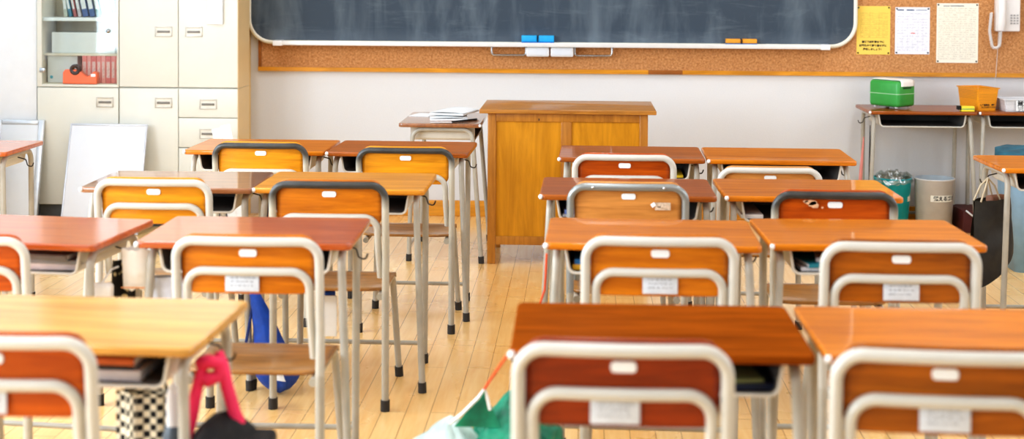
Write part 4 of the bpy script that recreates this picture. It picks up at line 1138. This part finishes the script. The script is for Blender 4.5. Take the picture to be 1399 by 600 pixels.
# green bag on the floor with orange cord tied to the dark desk
GT = plain('green_film', (26, 150, 116), .35, var=.35, nscale=14); GL = plain('pale_film', (206, 228, 222), .3, var=.12, nscale=22)
t = empty('green_bag', (-.24, 4.0, 0)); tag(t, 'crumpled green and white plastic bag on the floor with a white strap and orange cord', 'bag')
m = MB()
def gbag(u, v):
    a = u*2*PI; pr_ = math.sin(min(1, v/.25)*PI/2)**.6*math.cos(max(0, (v-.4)/.6)*PI/2)**.8
    q = 1+.35*noise.noise(Vector((math.cos(a)*2.2, math.sin(a)*2.2, v*4)))+.12*noise.noise(Vector((math.cos(a)*8, math.sin(a)*8, v*14)))
    return (.13*math.cos(a)*pr_*q+.05, .13*math.sin(a)*pr_*q, v*.36)
m.grid(gbag, 56, 30); m.build('green_body', GT, t)
m = MB()
def gbag2(u, v):
    a = u*2*PI; pr_ = math.sin(min(1, v/.25)*PI/2)**.6*math.cos(max(0, (v-.4)/.6)*PI/2)**.8
    q = 1+.35*noise.noise(Vector((math.cos(a)*2.2+4, math.sin(a)*2.2, v*4)))+.15*noise.noise(Vector((math.cos(a)*8, math.sin(a)*8+4, v*14)))
    return (.13*math.cos(a)*pr_*q-.13, .11*math.sin(a)*pr_*q-.03, v*.285)
m.grid(gbag2, 56, 30); m.build('pale_body', GL, t)
m = MB(); m.tube([(-.125, -.10, .285), (-.09, -.105, .315), (-.045, -.10, .36), (-.027, -.095, .385), (-.02, -.095, .36), (-.012, -.095, .325)], .010, 10, flat=.5); m.build('white_strap', WHITEP, t)
m = MB()
m.grid(lambda u, v: (-.03+(-.085*(1-u)+.0*u)*(1-v)+(.05*u)*(1-v), -.085+.01*v, .27+.105*v), 8, 8); m.build('gathered_top', GT, t)
m = MB(); m.tube([(.088, -.80, .690), (.06, -.62, .62), (-.005, -.25, .45), (-.027, -.095, .385)], .0042, 8); m.build('orange_cord', plain('orange_cord', (238, 92, 24), .6), t)

# orange strap + items at the second row left desk of the right block
m = MB(); m.tube([(0, 0, .17), (-.003, .01, .10), (-.006, .02, .05), (-.022, .03, .0)], .007, 8, flat=.5)
tag(m.build('orange_strap', plain('orange_strap', (240, 84, 30), .6), None, (-.105, 4.42, .50)), 'orange-red strap hanging at the left of the second-row desk left of the right block', 'strap')

# ------------------------------------------------------------------ books inside desk trays
def books(dk, items):
    x, y, rz = DESKS[dk][:3]
    z = DZ-.098+.0065
    for (dx, w_, d_, h_, tl, rgb, lab) in items:
        R3 = Matrix.Rotation(rz, 4, 'Z'); p = R3 @ Vector((dx, -.17+d_/2+.005, 0))
        t = empty('tray_book', (x+p.x, y+p.y, z), rz+tl)
        tag(t, lab, 'book', 'books and papers in the desk trays')
        m = MB(); m.bbox((-w_/2, -d_/2, 0), (w_/2, d_/2, h_), .0015); m.build('pages', PAPER, t)
        m = MB(); m.bbox((-w_/2-.001, -d_/2-.002, h_-.0012), (w_/2+.001, d_/2, h_+.0008), .0006); m.bbox((-w_/2-.001, -d_/2-.002, -.0001), (w_/2+.001, d_/2, .0015), .0006)
        m.bbox((-w_/2-.001, -d_/2-.0025, 0), (w_/2+.001, -d_/2+.001, h_), .0006)
        m.build('cover', plain('bookcover', rgb, .45, var=.08), t)
        z += h_+.0016
books('L4R', [(.13, .20, .24, .012, .05, (40, 120, 160), 'blue-edged book at the bottom of the tray of the brown far desk by the aisle'), (.10, .2, .25, .010, -.08, (226, 224, 220), 'white book in the middle of the tray of the brown far desk by the aisle'), (.12, .19, .23, .009, .1, (70, 80, 96), 'dark grey book on top in the tray of the brown far desk by the aisle')])
books('L2L', [(.10, .27, .24, .018, .10, (236, 224, 220), 'thick pale magazine at the bottom of the tray at the left edge desk'), (.11, .28, .24, .010, .04, (150, 150, 150), 'grey magazine in the middle of the tray at the left edge desk'), (.07, .30, .24, .016, -.06, (120, 116, 112), 'dark grey magazine on top in the tray at the left edge desk')])
books('R2R', [(-.13, .2, .24, .010, .05, (226, 228, 232), 'white booklet at the bottom of the tray of the glossy second-row desk'), (-.14, .17, .22, .012, .2, (24, 140, 160), 'teal booklet in the tray of the glossy second-row desk'), (-.08, .16, .22, .010, -.15, (210, 212, 214), 'pale booklet on top in the tray of the glossy second-row desk')])
books('R1L', [(.16, .18, .24, .012, .05, (24, 34, 60), 'navy book at the bottom of the tray of the dark brown nearest desk'), (.13, .16, .22, .008, .12, (120, 128, 80), 'olive green notebook in the tray of the dark brown nearest desk')])
books('L1', [(.02, .34, .24, .022, .0, (200, 196, 196), 'light grey roll-edged folder at the bottom of the tray of the pale tan desk'), (.02, .30, .24, .010, .03, (24, 24, 30), 'black notebook in the middle of the tray of the pale tan desk'), (.03, .30, .24, .014, -.03, (196, 100, 44), 'orange-brown book on top in the tray of the pale tan desk')])
books('R3L', [(-.18, .12, .24, .010, .0, (236, 236, 240), 'white notebook at the bottom left of the tray of the reddish brown third-row desk'), (-.18, .13, .24, .016, .1, (110, 130, 190), 'lavender blue book on the white notebook in the third-row tray')])
books('R2L', [(-.19, .10, .24, .016, .0, (236, 180, 40), 'yellow book at the bottom of the second-row tray right of the orange strap'), (-.19, .10, .24, .014, .05, (20, 110, 170), 'blue book on the yellow one in the second-row tray right of the orange strap')])
books('R3R', [(-.22, .08, .24, .014, .0, (232, 226, 218), 'white booklet at the left of the tray of the orange third-row desk')])
books('R4L', [(.20, .06, .20, .010, .0, (226, 190, 40), 'small yellow booklet at the right of the tray of the desk before the podium')])

# ------------------------------------------------------------------ ceiling lights (above the frame)
LAMPM = bpy.data.materials.new('lamp_diffuser'); LAMPM.use_nodes = True
bb = LAMPM.node_tree.nodes['Principled BSDF']; bb.inputs['Base Color'].default_value = (.9, .9, .9, 1)
for i, (x, y) in enumerate(((-2, 2.2), (0, 2.2), (2, 2.2), (-2, 4.8), (0, 4.8), (2, 4.8), (-2, 7.4), (0, 7.4), (2, 7.4))):
    L_ = bpy.data.lights.new('ceiling_tube_light', 'AREA'); L_.shape = 'RECTANGLE'; L_.size = .3; L_.size_y = 1.25; L_.energy = 14.5; L_.color = (.79, .90, 1.03)
    o = bpy.data.objects.new('ceiling_tube_light', L_); COL.objects.link(o); o.location = (x, y, ZC-.03)

# daylight through the windows
for i, (a, b) in enumerate(WIN):
    L_ = bpy.data.lights.new('window_daylight', 'AREA'); L_.shape = 'RECTANGLE'; L_.size = 1.7; L_.size_y = b-a; L_.energy = (175, 170, 135, 16)[i]; L_.color = (.78, .91, 1.05)
    o = bpy.data.objects.new('window_daylight', L_); COL.objects.link(o); o.location = (XL-.2, (a+b)/2, 1.75)
    o.rotation_euler = (0, -PI/2, 0)
for y_, e_ in ((2.5, 26), (6.0, 30)):      # added fill lamps at the right wall, which has no windows
    L_ = bpy.data.lights.new('right_fill_light', 'AREA'); L_.shape = 'RECTANGLE'; L_.size = 1.4; L_.size_y = 2.6; L_.energy = e_; L_.color = (.80, .91, 1.04)
    o = bpy.data.objects.new('right_fill_light', L_); COL.objects.link(o); o.location = (XR-.03, y_, 1.75); o.rotation_euler = (0, PI/2, 0)
w = bpy.data.worlds.new('daylight'); scene.world = w; w.use_nodes = True
bg = w.node_tree.nodes['Background']; bg.inputs['Color'].default_value = (.76, .89, 1, 1); bg.inputs['Strength'].default_value = .42

# ------------------------------------------------------------------ camera
cam = bpy.data.cameras.new('camera'); co = bpy.data.objects.new('camera', cam); COL.objects.link(co); scene.camera = co
f, yh, psi, roll, th = 1891.2, -30.5, .0496, .0054, .0271
cy = yh + f*math.tan(th)
cam.sensor_width = 36; cam.sensor_fit = 'HORIZONTAL'; cam.lens = 36*f/1399
cam.shift_y = -(300-cy)/1399; cam.shift_x = -.5/1399
co.matrix_world = Matrix.Translation((0, 0, 1.556)) @ Matrix.Rotation(psi, 4, 'Z') @ Matrix.Rotation(PI/2-th, 4, 'X') @ Matrix.Rotation(roll, 4, 'Z')
cam.clip_start = .05
cam.dof.use_dof = True; cam.dof.focus_distance = 6.6; cam.dof.aperture_fstop = 2.3
scene.view_settings.view_transform = 'Standard'
scene.view_settings.look = 'Medium High Contrast'
scene.view_settings.exposure = 0.0
